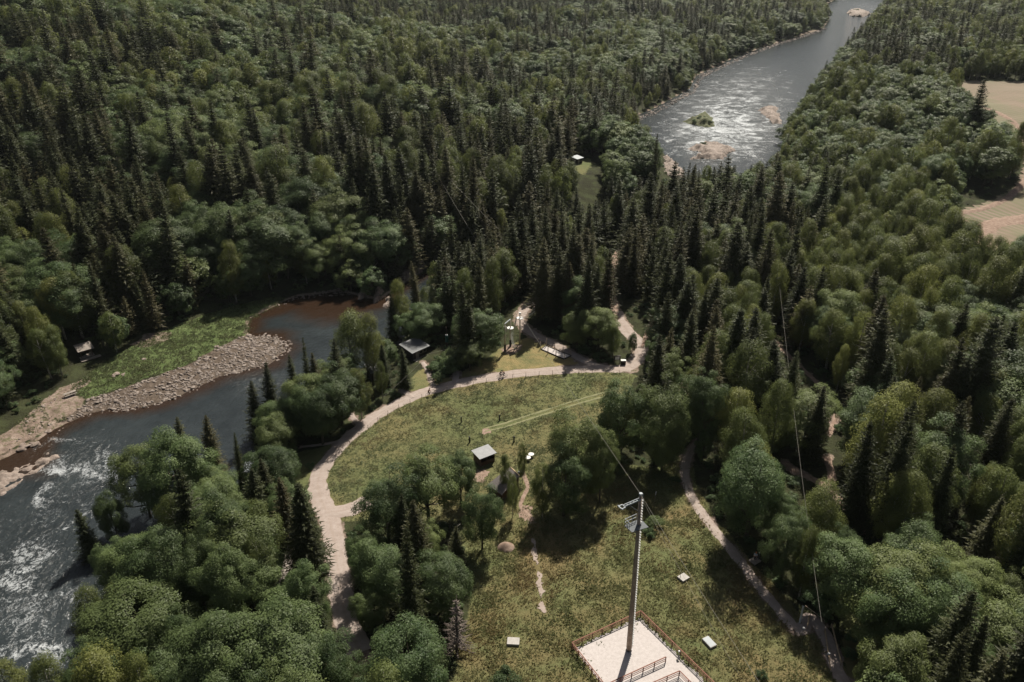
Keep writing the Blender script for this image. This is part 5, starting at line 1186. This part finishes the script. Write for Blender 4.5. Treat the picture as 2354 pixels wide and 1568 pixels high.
MB().box((L / 2, .3, .74), (L, .75, .07)).build('table_top', M['greywood'], bn)
for s in (-.35, .95): MB().box((L / 2, s, .44), (L, .28, .06)).build('seat', M['greywood'], bn)
for s in (.15, .85):
    for e in (-.25, .85): MB().bar((L * s, e, -.1), (L * s, .3, .7), .09, .09).build('leg', M['greywood'], bn)

# ---------------------------------------------------------------- rope course at the lawn
def pole(name, bpx, tpx, rad, mat, label, cat='pole', group=None):
    p = P(*bpx); h_ = above(bpx[0], bpx[1], tpx[1]); r_ = thing(name, label, cat, tuple(p), 0, group); MB().tube((0, 0, -.4), (0, 0, h_), rad, rad * .82, 10).build('shaft', M[mat], r_, True); return r_, p, h_
r1, p1, h1 = pole('climbing_pole', Z4(1530, 750), Z4(1527, 432), .17, 'lightpole', 'pale rope course post with a dark padded foot nearest the hut side')
r2, p2, h2 = pole('climbing_pole', Z4(1594, 692), Z4(1596, 380), .17, 'lightpole', 'middle rope course post carrying a white round platform and hanging rungs')
r3, p3, h3 = pole('climbing_pole', Z4(1705, 655), Z4(1705, 308), .17, 'lightpole', 'rope course post with white top platform standing by the earth track')
for r_ in (r1, r2): MB().tube((0, 0, 0), (0, 0, 1.7), .27, .27, 12).build('foot_pad', M['black'], r_)
for r_, h_, k in ((r2, h2, .68), (r3, h3, .84)):
    MB().tube((0, 0, h_ * k), (0, 0, h_ * k + .12), .85, .85, 20).build('platform', M['white'], r_)
MB().tube((0, 0, h3), (0, 0, h3 + .25), .3, .26, 12).build('cap', M['white'], r3)
MB().box((.1, .02, h1 * .82), (.7, .1, 1.3)).build('climbing_board', M['white'], r1)
bd = p2 + Vector((0, 0, h2 * .99)) - (p1 + Vector((0, 0, h1 * .99))); be = thing('cross_beam', 'pale steel beam joining the tops of two rope course posts', 'beam', tuple(p1 + Vector((0, 0, h1 + .06))))
for s in (-.14, .14): MB().bar(Vector((0, s, 0)), p2 + Vector((0, s, h2)) - (p1 + Vector((0, 0, h1))), .1, .16).build('girder', M['palesteel'], be)
MB().bar(Vector((0, -.14, 0)) + bd * .0 + Vector((0, 0, -.12)), Vector((0, .14, -.12)), .3, .1).build('end_plate', M['galv'], be)
# hanging rungs and rope bridge
g0 = P(*Z4(1652, 728)); gt = p2 + Vector((.6, 0, h2 * .68)); rl_ = thing('rung_ladder', 'slanting rope ladder of pale rungs hanging below the middle rope course platform', 'ladder', tuple(g0)); tv = gt - g0
for k in range(17):
    q = tv * ((k + .5) / 17) + Vector((-.5 * math.sin(math.pi * k / 16), 0, 0)); MB().tube(q - Vector((.32, 0, 0)), q + Vector((.32, 0, 0)), .055, .055, 6).build('rung', M['white'], rl_)
for s in (-.28, .28): MB().path([tv * (k / 8) + Vector((s - .5 * math.sin(math.pi * k / 8), 0, 0)) for k in range(9)], .02, 5).build('rope', M['rope'], rl_)
nb_ = thing('rope_bridge', 'crossed rope net hanging between the two rope course platforms', 'rope bridge', tuple(p2 + Vector((.8, 0, h2 * .7)))); a = Vector((0, 0, 0)); b = p3 + Vector((-.8, 0, h3 * .84)) - nb_.location
for s, zz in ((-.4, 0), (.4, 0), (-.4, 1.0), (.4, 1.0)): MB().path([a.lerp(b, k / 8) + Vector((0, s, zz - .7 * math.sin(math.pi * k / 8))) for k in range(9)], .025, 5).build('hand_rope', M['rope'], nb_)
xs_ = MB()
for k in range(9):
    q = a.lerp(b, k / 9) + Vector((0, 0, -.7 * math.sin(math.pi * k / 9))); q2_ = a.lerp(b, (k + 1) / 9) + Vector((0, 0, -.7 * math.sin(math.pi * (k + 1) / 9)))
    for s in (-.4, .4): xs_.tube(q + Vector((0, s, 0)), q2_ + Vector((0, s, 1.0)), .018, .018, 4); xs_.tube(q + Vector((0, s, 1.0)), q2_ + Vector((0, s, 0)), .018, .018, 4)
xs_.build('net', M['rope'], nb_)
tt = p3 + Vector((.2, 0, h3 * .98)); e_ = at_h(1229, 708, p3.z + h3 * .95); br = thing('rope_bridge', 'pale ropes running from the last rope course post into the dark spruces', 'rope bridge', tuple(tt))
for k, (s, z_) in enumerate(((-.5, 0), (.5, 0), (-.25, -.9), (.25, -.9), (0, -1.0))): MB().path([(e_ - tt) * (j / 6) + Vector((0, s, z_ - .5 * math.sin(math.pi * j / 6))) for j in range(7)], .035, 5).build('rope', M['rope'], br)
for (cx, cy, ct), lb in (((845, 640, 552), 'green padded wrap with white top around a trunk in the wood beside the long cabin'), ((1478, 432, 365), 'green padded wrap with white top around a trunk beside the rope course posts')):
    p = P(*Z4(cx, cy + 60)); q = at_h(*Z4(cx, cy), p.z + 2.0); gw = thing('padded_trunk', lb, 'tree padding', (q.x, q.y, float(gz(q.x, q.y)))); z_ = q.z - float(gz(q.x, q.y))
    MB().tube((0, 0, -.4), (0, 0, z_ + 4), .17, .12, 8).build('trunk', M['barkdark'], gw); MB().tube((0, 0, z_), (0, 0, z_ + 1.7), .42, .36, 12).build('pad', M['greentarp'], gw)
    MB().tube((0, 0, z_ + 1.75), (0, 0, z_ + 1.95), .3, .25, 12).build('top_ring', M['white'], gw)
drape_patch('sand_patch', PP([Z4(1488, 752), Z4(1560, 702), Z4(1662, 716), Z4(1675, 745), Z4(1640, 765), Z4(1565, 800)]), M['earth'], off=.06, ragged=.5, step=.25)
deck_q = PP([Z5(828, 688), Z5(890, 645), Z5(1208, 770), Z5(1116, 812)]); drape_patch('sand_bed', deck_q, M['sand'], off=.14, ragged=.08, step=.2)
fr = thing('timber_edging', 'dark timber edging around the small sand bed on the lawn', 'edging', (deck_q[0][0], deck_q[0][1], float(gz(*deck_q[0]))))
for k in range(4):
    a, b = Vector((*deck_q[k], float(gz(*deck_q[k])))), Vector((*deck_q[(k + 1) % 4], float(gz(*deck_q[(k + 1) % 4])))); MB().bar(a - fr.location + Vector((0, 0, .12)), b - fr.location + Vector((0, 0, .12)), .12, .28).build('plank', M['darkwood'], fr)
for k, (cx, cb, ct) in enumerate(((820, 682, 590), (897, 648, 545), (915, 738, 635), (1000, 692, 598), (1015, 778, 680), (1103, 736, 650), (1120, 812, 738), (1200, 770, 692))):
    pole('timber_post', Z5(cx, cb), Z5(cx, ct), .1, 'polewood', 'thin dark upright post, one of the eight around the small sand bed', 'post', 'posts around the sand bed')
# notice board and bin at the road junction
p = P(1417, 836); nb = thing('notice_board', 'dark framed notice board with a white sheet at the road junction', 'notice board', tuple(p), R(5))
for s in (-.75, .75): MB().box((s, 0, .9), (.12, .12, 2.2)).build('post', M['darkwood'], nb)
MB().box((0, 0, 1.45), (1.4, .08, 1.0)).build('board', M['darkwood'], nb); MB().box((.05, -.06, 1.45), (1.0, .03, .75)).build('sheet', M['white'], nb); MB().box((0, 0, 2.05), (1.8, .5, .06)).build('roof', M['darkwood'], nb)
p = P(1432, 838); bi = thing('waste_bin', 'dark waste box with a white lid beside the notice board', 'bin', tuple(p)); MB().box((0, 0, .55), (1.1, .7, 1.1)).build('body', M['darkwood'], bi, bevel=.02); MB().box((0, 0, 1.15), (1.2, .8, .1)).build('lid', M['white'], bi)

# ---------------------------------------------------------------- stake fence along the road, sighting posts in the meadow
FL = spline(PP([(770, 1068), (800, 1031), (850, 985), (905, 947), (968, 917), (1035, 897), (1112, 881), (1200, 868), (1290, 861), (1370, 858), (1425, 863), (1452, 876)]), 10)
Lf = np.array(FL); sg = np.concatenate([[0], np.cumsum(np.hypot(*np.diff(Lf, axis=0).T))]); SS = np.arange(0, sg[-1], 3.1)
wf = thing('wire_fence', 'long thin stake and wire fence along the inner edge of the curved gravel road', 'fence', (FL[0][0], FL[0][1], 0)); tops = []
for s in SS:
    x_, y_ = np.interp(s, sg, Lf[:, 0]), np.interp(s, sg, Lf[:, 1]); z_ = float(gz(x_, y_)); q = Vector((x_ - FL[0][0], y_ - FL[0][1], z_)); tops.append(q)
    MB().tube(q - Vector((0, 0, .2)), q + Vector((.02, 0, 1.25)), .05, .04, 6).build('stake', M['polewood'], wf)
for z_ in (.55, 1.1): MB().path([q + Vector((0, 0, z_)) for q in tops], .009, 4).build('wire', M['cable'], wf)
FL2 = spline(PP([(1571, 1062), (1569, 1100), (1580, 1148), (1612, 1200), (1655, 1252), (1694, 1302), (1736, 1356), (1782, 1410), (1822, 1456)]), 8)
Lf = np.array(FL2); sg = np.concatenate([[0], np.cumsum(np.hypot(*np.diff(Lf, axis=0).T))]); SS = np.arange(0, sg[-1], 4.2)
wf = thing('wire_fence', 'thin stake and wire fence between the south meadow and the footpath', 'fence', (FL2[0][0], FL2[0][1], 0)); tops = []
for s in SS:
    x_, y_ = np.interp(s, sg, Lf[:, 0]), np.interp(s, sg, Lf[:, 1]); q = Vector((x_ - FL2[0][0], y_ - FL2[0][1], float(gz(x_, y_)))); tops.append(q)
    MB().tube(q - Vector((0, 0, .2)), q + Vector((.03, 0, 1.15)), .04, .035, 6).build('stake', M['polewood'], wf)
for z_ in (.6, 1.05): MB().path([q + Vector((0, 0, z_)) for q in tops], .009, 4).build('wire', M['cable'], wf)
for a, b, lb in ((1060, 971, 'black marker post in the round meadow nearest the gravel road'), (1148, 966, 'black marker post at the end of the tyre tracks'), (1079, 1017, 'black marker post straight above the grey shed roof'), (1181, 1016, 'black marker post above the white round tables')):
    p = P(a, b); mp_ = thing('marker_post', lb, 'post', tuple(p)); MB().box((0, 0, .55), (.22, .22, 1.5), .4).build('shaft', M['black'], mp_); MB().box((0, 0, 1.32), (.26, .26, .06), .4).build('cap', M['black'], mp_)

# ---------------------------------------------------------------- cables of the zip lines
def cable(label, pts, sag=1.0, rad=.03):
    o0 = pts[0]; r_ = []
    for a, b in zip(pts[:-1], pts[1:]): r_ += [a.lerp(b, k / 14) - Vector((0, 0, sag * 4 * (k / 14) * (1 - k / 14))) - o0 for k in range(14)]
    r_.append(pts[-1] - o0); o = MB().path(r_, rad, 5).build('zip_cable', M['cable'], None); o.location = o0; return tag(o, label, 'cable')
Ttop = top + Vector((-.1, 0, .1)); R3 = p3 + Vector((0, 0, h3 + .1))
E1 = at_h(1772, 1610, 27); cable('zip line cable running from the rope course over the meadow past the pole top', [R3, Ttop, E1], .25, .018)
E2 = at_h(1735, 1615, 25.5); cable('second thinner wire running from the pole top toward the bottom edge', [Ttop + Vector((.15, .1, -.6)), E2], .3, .011)
def hp(px_, py_, h_):
    p = P(px_, py_ + 20); return at_h(px_, py_, p.z + h_)
cable('thin cable hanging over the forest trail beside the olive birches', [hp(1791, 655, 12), hp(1836, 1042, 13), hp(1888, 1430, 9)], .2, .016)
cable('upper thin cable crossing the hillside trees toward the rope course wood', [hp(987, 359, 16), hp(1145, 526, 16)], .6, .035)
cable('lower thin cable crossing the hillside trees down to the pale rock', [hp(997, 386, 15), hp(1073, 517, 14), hp(1131, 609, 6)], .3, .028)
cable('thin cable running from the rope course posts past the long cabin to the road', [p1 + Vector((0, 0, h1 * .75)), hp(986, 813, 7), hp(881, 912, 3)], .3, .015)

# ---------------------------------------------------------------- beside the footpath
def log_rail(a, b, label, n=4, rad=.11, mat='yellowwood', h=.65):
    a, b = P(*a), P(*b); r_ = thing('log_rail', label, 'railing', tuple(a)); d = b - a
    MB().path([Vector((0, 0, h)), d * .5 + Vector((0, 0, h + .02)), d + Vector((0, 0, h))], [rad, rad * .95, rad * .85], 8).build('rail', M[mat], r_, True)
    for k in range(n): q = d * (k / (n - 1)); MB().tube(q - Vector((0, 0, .3)), q + Vector((0, 0, h)), rad * .8, rad * .8, 8).build('post', M['polewood'], r_)
    return r_
log_rail(ZB(1010, 1230) if False else (1893.7, 1454), (1907, 1548), 'pale log rail on the meadow side of the footpath below the jog')
log_rail((1909, 1442), (1931, 1530), 'pale log rail on the wood side of the footpath below the jog')
log_rail((1858, 1424), (1853.5, 1446), 'short pale log rail across the jog of the footpath', 2)
log_rail((1764, 800), (1818, 805), 'pale horizontal pole rail across the forest trail below the spruces', 3, .09, 'lightpole', 1.1)
log_rail((1848, 1402), (1892, 1436), 'thin dark rail between the white post and the log rails', 4, .05, 'polewood', .9)
hr = thing('handrail', 'long pale wooden handrail running down through the gap in the riverside wood', 'railing', tuple(P(672, 1262))); a, b = P(672, 1262), P(634, 1440); d = b - a
for s in (-.6, .6):
    for z_ in (.55, 1.0): MB().bar(Vector((s, 0, z_)), d + Vector((s, 0, z_)), .07, .12).build('rail', M['greywood'], hr)
    for k in range(9): q = d * (k / 8) + Vector((s, 0, 0)); MB().box((q.x, q.y, q.z + .45), (.1, .1, 1.3)).build('post', M['greywood'], hr)
sp = MB()
for k in range(34): q = d * (k / 33); sp.box((q.x, q.y, q.z + .1 ), (1.2, .42, .06))
sp.build('treads', M['greywood'], hr)
p = P(2021, 1540); dt = thing('round_disc', 'pale round disc target lying tilted in the shade below the large domed tree', 'disc', tuple(p)); dm = MB().tube((0, -.1, .25), (0, .12, .33), .74, .74, 28).build('plate', M['greywood'], dt)
sp_ = MB()
for k in range(8): a_ = k * math.pi / 4; sp_.bar((.1 * math.cos(a_), .1 * math.sin(a_) + .13, .36), (.7 * math.cos(a_), .7 * math.sin(a_) + .13, .36), .05, .03)
sp_.build('spokes', M['concrete'], dt)
p = P(2026, 1530); o_ = thing('timber_post', 'short pale post standing behind the round disc', 'post', tuple(p)); MB().tube((0, 0, -.2), (.05, 0, 1.1), .09, .08, 8).build('shaft', M['yellowwood'], o_)
for k in range(9):
    p = P(2034 + 5.2 * k, 1543 + 2.4 * k); o_ = link('stepping_stone', ST[k % 5]); o_.location = p; o_.scale = (.16, .16, .1); tag(o_, 'small white stone in the dotted row leading away from the round disc', 'stone', 'dotted row of stones by the round disc')
p = P(1734, 1292); pf = thing('wooden_platform', 'small grey wooden platform beside the footpath on which a helmeted person stands', 'platform', tuple(p), R(35)); pz = p.z
MB().box((0, 0, .3), (1.6, 1.3, .1)).build('deck', M['greywood'], pf)
for x_ in (-.65, .65):
    for y_ in (-.5, .5): MB().box((x_, y_, .05), (.12, .12, .6)).build('leg', M['greywood'], pf)
sb2 = thing('tree_platform', 'white round platform around a trunk above the forest trail', 'platform', tuple(hp(1875, 1112, 0))); 
p = P(1876, 1030); sb2.location = p; MB().tube((0, 0, 2.2), (0, 0, 2.34), .8, .8, 18).build('deck', M['white'], sb2); MB().tube((0, 0, -.3), (0, 0, 9), .2, .14, 10).build('pole', M['barkdark'], sb2)
for a, b, s, lb in ((1500, 1212, 2.2, 'dark bush behind the pole beside the bare grass ridge'), (1490, 1232, 1.5, 'small pale bush in front of the dark bush behind the pole'), (1420, 1090, 2.0, 'dark bush at the foot of the clump near the zip line cable'), (1432, 1065, 1.6, 'pale bush in the shade edge beyond the pole top'), (1165, 1575, 2.6, 'round bush cut by the bottom edge in the south meadow'), (1550, 1105, 1.3, 'small bush on the upper south meadow'), (1008, 878, 2.4, 'lowest grey green willow bush between two little sand paths'), (1036, 856, 3.6, 'taller grey green willow bush beside the little sand path'), (1014, 862, 3.2, 'middle grey green willow bush between two little sand paths'), (1022, 842, 3.4, 'grey green willow bush behind the middle one between two little sand paths'), (1045, 838, 3.6, 'grey green willow bush close to the dense round bush like tree'), (1058, 822, 3.2, 'hindmost grey green willow bush beside the lawn'), (1000, 850, 2.2, 'small grey green willow bush beside the path of the long cabin'), (985, 852, 1.3, 'small bush by the steps path of the long cabin'), (715, 1075, 1.4, 'small bush on the verge of the gravel road bend'), (1890, 1420, 1.8, 'bush behind the log rails of the footpath'), (1870, 1390, 2.4, 'tall leafy bush above the log rails of the footpath'), (1375, 828, 2.2, 'bright leafy bush beside the notice board'), (1340, 812, 2.2, 'leafy bush on the lawn side of the silvery willow'), (1960, 1640, 2.0, 'bush at the bottom edge beside the footpath'), (1750, 1560, 1.2, 'low dark bush near the bottom edge beyond the sand pad'), (1905, 1390, 2.6, 'leafy bush under the slim tree above the footpath jog')):
    p = P(a, b); plant('shrub', p.x, p.y, s, s * .8, lb)
p = P(1036, 1232); q = at_h(1057, 1205, p.z + 3.5); ll = MB().path([Vector((0, 0, 0)), (q - p) * .5 + Vector((0, 0, .4)), q - p], [.14, .1, .05], 7).build('leaning_trunk', M['birchbark'], None, True); ll.location = p; tag(ll, 'bare pale trunk leaning out of the clump toward the meadow', 'trunk')

# ---------------------------------------------------------------- people
def limb_body(name, chains, m, parent):
    """one continuous skinned surface: chains of (point, radius); the first chain starts at the pelvis"""
    vs, es, rs = [], [], []; idx = {}
    for ch in chains:
        prev = None
        for p, r in ch:
            key = tuple(round(c, 4) for c in p)
            if key not in idx: idx[key] = len(vs); vs.append(p); rs.append(r)
            if prev is not None and prev != idx[key]: es.append((prev, idx[key]))
            prev = idx[key]
    me = bpy.data.meshes.new(name); me.from_pydata(vs, es, []); me.materials.append(m); o = link(name, me, parent)
    sk = o.modifiers.new('skin', 'SKIN'); me.skin_vertices.new() if not me.skin_vertices else None
    for i, r in enumerate(rs): me.skin_vertices[0].data[i].radius = (r, r); me.skin_vertices[0].data[i].use_root = (i == 0)
    ss = o.modifiers.new('sub', 'SUBSURF'); ss.levels = 1; ss.render_levels = 1; return o
def person(loc, rz, label, pose, shirt, legs, headmat, head='hair'):
    r_ = thing('person', label, 'person', loc, rz); J = pose
    hip = J['hip']; ch = J['chest']; nk = J['neck']; hd_ = J['head']
    ch_ = [[(hip, .15), (tuple((np.array(hip) + ch) / 2), .145), (ch, .165), (nk, .06), (hd_, .095), (tuple(np.array(hd_) + [0, 0, .1]), .085)]]
    for s in ('l', 'r'):
        ch_.append([(hip, .15), (J['th' + s], .095), (J['kn' + s], .065), (J['an' + s], .045), (J['to' + s], .035)])
        ch_.append([(ch, .165), (J['sh' + s], .06), (J['el' + s], .043), (J['wr' + s], .032), (J['ha' + s], .03)])
    b = limb_body('body', ch_, M['skin'], r_)
    limb_body('shirt', [[(hip, .165), (tuple((np.array(hip) + ch) / 2), .16), (ch, .18)], [(ch, .18), (J['shl'], .075), (J['ell'], .058)], [(ch, .18), (J['shr'], .075), (J['elr'], .058)]], M[shirt], r_)
    limb_body('trousers', [[(hip, .17), (J['thl'], .11), (J['knl'], .08), (J['anl'], .06)], [(hip, .17), (J['thr'], .11), (J['knr'], .08), (J['anr'], .06)]], M[legs], r_)
    hh = np.array(hd_); bm = bmesh.new(); bmesh.ops.create_uvsphere(bm, u_segments=14, v_segments=10, radius=.125)
    for v in bm.verts: v.co = Vector((v.co.x * .95, v.co.y * 1.12, v.co.z if v.co.z > -.02 else -.02 + (v.co.z + .02) * (.25 if head == 'helmet' else .6)))
    me = bpy.data.meshes.new(head); bm.to_mesh(me); bm.free(); me.materials.append(M[headmat]); me.polygons.foreach_set('use_smooth', [True] * len(me.polygons)); hm = link(head, me, r_); hm.location = hh + [0, -.02, .07]
    fb = MB()
    for s in (-1, 1): fb.box((hh[0] + s * .035, hh[1] + .105, hh[2] + .02), (.022, .02, .012))
    fb.box((hh[0], hh[1] + .1, hh[2] - .055), (.045, .02, .01)); fb.build('face_features', M['clothdark'], b)
    MB().tube((hh[0], hh[1] + .085, hh[2] + .01), (hh[0], hh[1] + .12, hh[2] - .02), .012, .018, 6).build('nose', M['skin'], b)
    for s in ('l', 'r'):                                              # five curled fingers on each hand
        w = np.array(J['ha' + s]); d = w - np.array(J['wr' + s]); d = d / (np.linalg.norm(d) + 1e-6); up_ = np.array([0, 0, -1.]); sd = np.cross(d, up_); sd = sd / (np.linalg.norm(sd) + 1e-6); fg = MB()
        for k, (o_, l_) in enumerate(((-.03, .07), (-.01, .085), (.01, .08), (.03, .065))):
            a = w + sd * o_; b1 = a + d * l_ * .5 + up_ * .012; fg.path([a, b1, b1 + d * l_ * .25 + up_ * l_ * .4], [.0095, .009, .007], 5)
        a = w - sd * .03 - d * .03; fg.path([a, a - sd * .03 + d * .03, a - sd * .02 + d * .055 + up_ * .02], [.011, .01, .008], 5); fg.build('fingers', M['skin'], b)
    return r_
RIDE = dict(hip=(0, -.22, .98), chest=(0, .08, 1.36), neck=(0, .17, 1.5), head=(0, .24, 1.63), thl=(-.1, -.1, .93), thr=(.1, -.1, .93), knl=(-.11, .22, .72), knr=(.11, .1, .56), anl=(-.11, .02, .42), anr=(.11, -.12, .22), tol=(-.11, .15, .4), tor=(.11, .04, .2),
            shl=(-.19, .1, 1.4), shr=(.19, .1, 1.4), ell=(-.24, .3, 1.16), elr=(.24, .3, 1.16), wrl=(-.24, .47, 1.06), wrr=(.24, .47, 1.06), hal=(-.24, .54, 1.04), har=(.24, .54, 1.04))
STAND = dict(hip=(0, 0, .95), chest=(0, .02, 1.32), neck=(0, .03, 1.48), head=(0, .06, 1.62), thl=(-.1, 0, .85), thr=(.1, 0, .85), knl=(-.12, .04, .48), knr=(.12, .03, .48), anl=(-.13, -.02, .08), anr=(.13, -.03, .08), tol=(-.14, .13, .04), tor=(.14, .12, .04),
             shl=(-.19, .02, 1.39), shr=(.19, .02, 1.39), ell=(-.26, .05, 1.12), elr=(.26, .1, 1.14), wrl=(-.24, .2, .93), wrr=(.2, .32, 1.1), hal=(-.23, .27, .89), har=(.18, .39, 1.12))
def bicycle(loc, rz, label):
    r_ = thing('bicycle', label, 'bicycle', loc, rz)
    for y_ in (-.52, .52):
        ty = MB().path([(0, y_ + .34 * math.cos(a), .36 + .34 * math.sin(a)) for a in np.linspace(0, 2 * math.pi, 25)], .028, 6).build('tyre', M['black'], r_)
        sp = MB()
        for k in range(8): a = k * math.pi / 4; sp.tube((0, y_, .36), (0, y_ + .33 * math.cos(a), .36 + .33 * math.sin(a)), .006, .006, 4)
        sp.build('spokes', M['metal'], ty)
    f_ = MB(); bbk, st_, hd2 = (0, -.05, .34), (0, -.22, .86), (0, .36, .92)
    for a, b in ((bbk, st_), (bbk, (0, .38, .75)), (st_, hd2), ((0, -.52, .36), bbk), ((0, -.52, .36), (0, -.19, .78)), ((0, .52, .36), (0, .37, .98))): f_.tube(a, b, .022, .022, 7)
    f_.build('frame', M['metal'], r_); MB().path([(-.27, .52, 1.03), (-.2, .42, 1.03), (0, .38, 1.0), (.2, .42, 1.03), (.27, .52, 1.03)], .016, 6).build('handlebar', M['black'], r_)
    MB().box((0, -.24, .9), (.15, .26, .06)).build('saddle', M['black'], r_, bevel=.02); MB().tube((-.11, .05, .38), (.11, -.1, .2), .012, .012, 5).build('pedals', M['metal'], r_); return r_
def rider(px_, py_, rz, lp, lbk, shirt, legs, hm, head):
    p = P(px_, py_); z_ = p.z + .07; bicycle((p.x, p.y, z_), rz, lbk); person((p.x, p.y, z_), rz, lp, RIDE, shirt, legs, hm, head)
rider(986, 910, R(-60), 'cyclist in a dark red top riding alone on the curved gravel road', 'bicycle ridden by the lone cyclist in the dark red top', 'clothred', 'clothdark', 'clothdark', 'hair')
rider(1150, 868, R(-75), 'front cyclist in dark clothes of the pair on the curved gravel road', 'bicycle of the front cyclist of the pair', 'clothdark', 'clothdark', 'clothdark', 'hair')
rider(1157.5, 867, R(105), 'second cyclist of the pair, in a browner top on the gravel road', 'bicycle of the second cyclist of the pair', 'clothred', 'clothdark', 'black', 'helmet')
p = P(1734, 1292); person((p.x, p.y, pz + .36), R(150), 'person in pale blue top and orange helmet standing on the small wooden platform', STAND, 'clothblue', 'clothdark', 'orange', 'helmet')
# ---------------------------------------------------------------- haze over the valley
WTRK = spline(PP([(1226, 1240), (1231, 1285), (1240, 1352), (1252, 1408)]), 6)
WORN = lambda a, b: dline(a, b, WTRK) < .55
TRK = spline(PP([(1115, 988), (1200, 965), (1320, 927), (1430, 898)]), 6)
grass('grass', SOUTH, 5.0, .24, M['grassblade'], 11, 'tall reddish green grass of the meadow around the zip line pole', lambda a, b: (g.random(len(a)) < 1.5 * fbm(a / 3, b / 3, 5)) & ~inpoly(a, b, PITQ) & ~WORN(a, b))
grass('meadow_grass', OVAL, 4.5, .15, M['meadowblade'], 31, 'shorter green grass of the round meadow inside the road bend', lambda a, b: (g.random(len(a)) < 1.4 * fbm(a / 4, b / 4, 15)) & (dline(a, b, TRK) > .8))
grass('bar_grass', GREENBAR, 4.5, .32, M['sedge'], 51, 'bright green sedge growing on the river bar', lambda a, b: g.random(len(a)) < 1.5 * fbm(a / 4, b / 4, 25))
grass('beach_grass', SANDL, 1.6, .3, M['sedge'], 71, 'scattered grass tufts on the sandy far shore', lambda a, b: fbm(a / 5, b / 5, 29) > .55)
grass('pad_weeds', PITQ, .55, .3, M['sedge'], 91, 'small weeds sprouting along the fence inside the sand pad', lambda a, b: dline(a, b, PITQ, True) < .4 + 1.8 * g.random(len(a)) ** 3)

t = NT('valley_haze'); pv = t.n('ShaderNodeVolumePrincipled'); pv.inputs['Color'].default_value = (.78, .86, .92, 1); pv.inputs['Density'].default_value = .00003; pv.inputs['Anisotropy'].default_value = .2
t.t.nodes.remove(t.b); t.l(pv.outputs[0], t.out.inputs['Volume'])
lo = min(float(GZ.min()), WZ) - 1; hi_ = max(92.0, float(GZ.max()) + 30)
tag(MB().box((0, (YS[0] + YS[-1]) / 2 - 30, (lo + hi_) / 2), (XS[-1] - XS[0] + 60, YS[-1] - YS[0] + 120, hi_ - lo)).build('haze', t.m), kind='stuff')
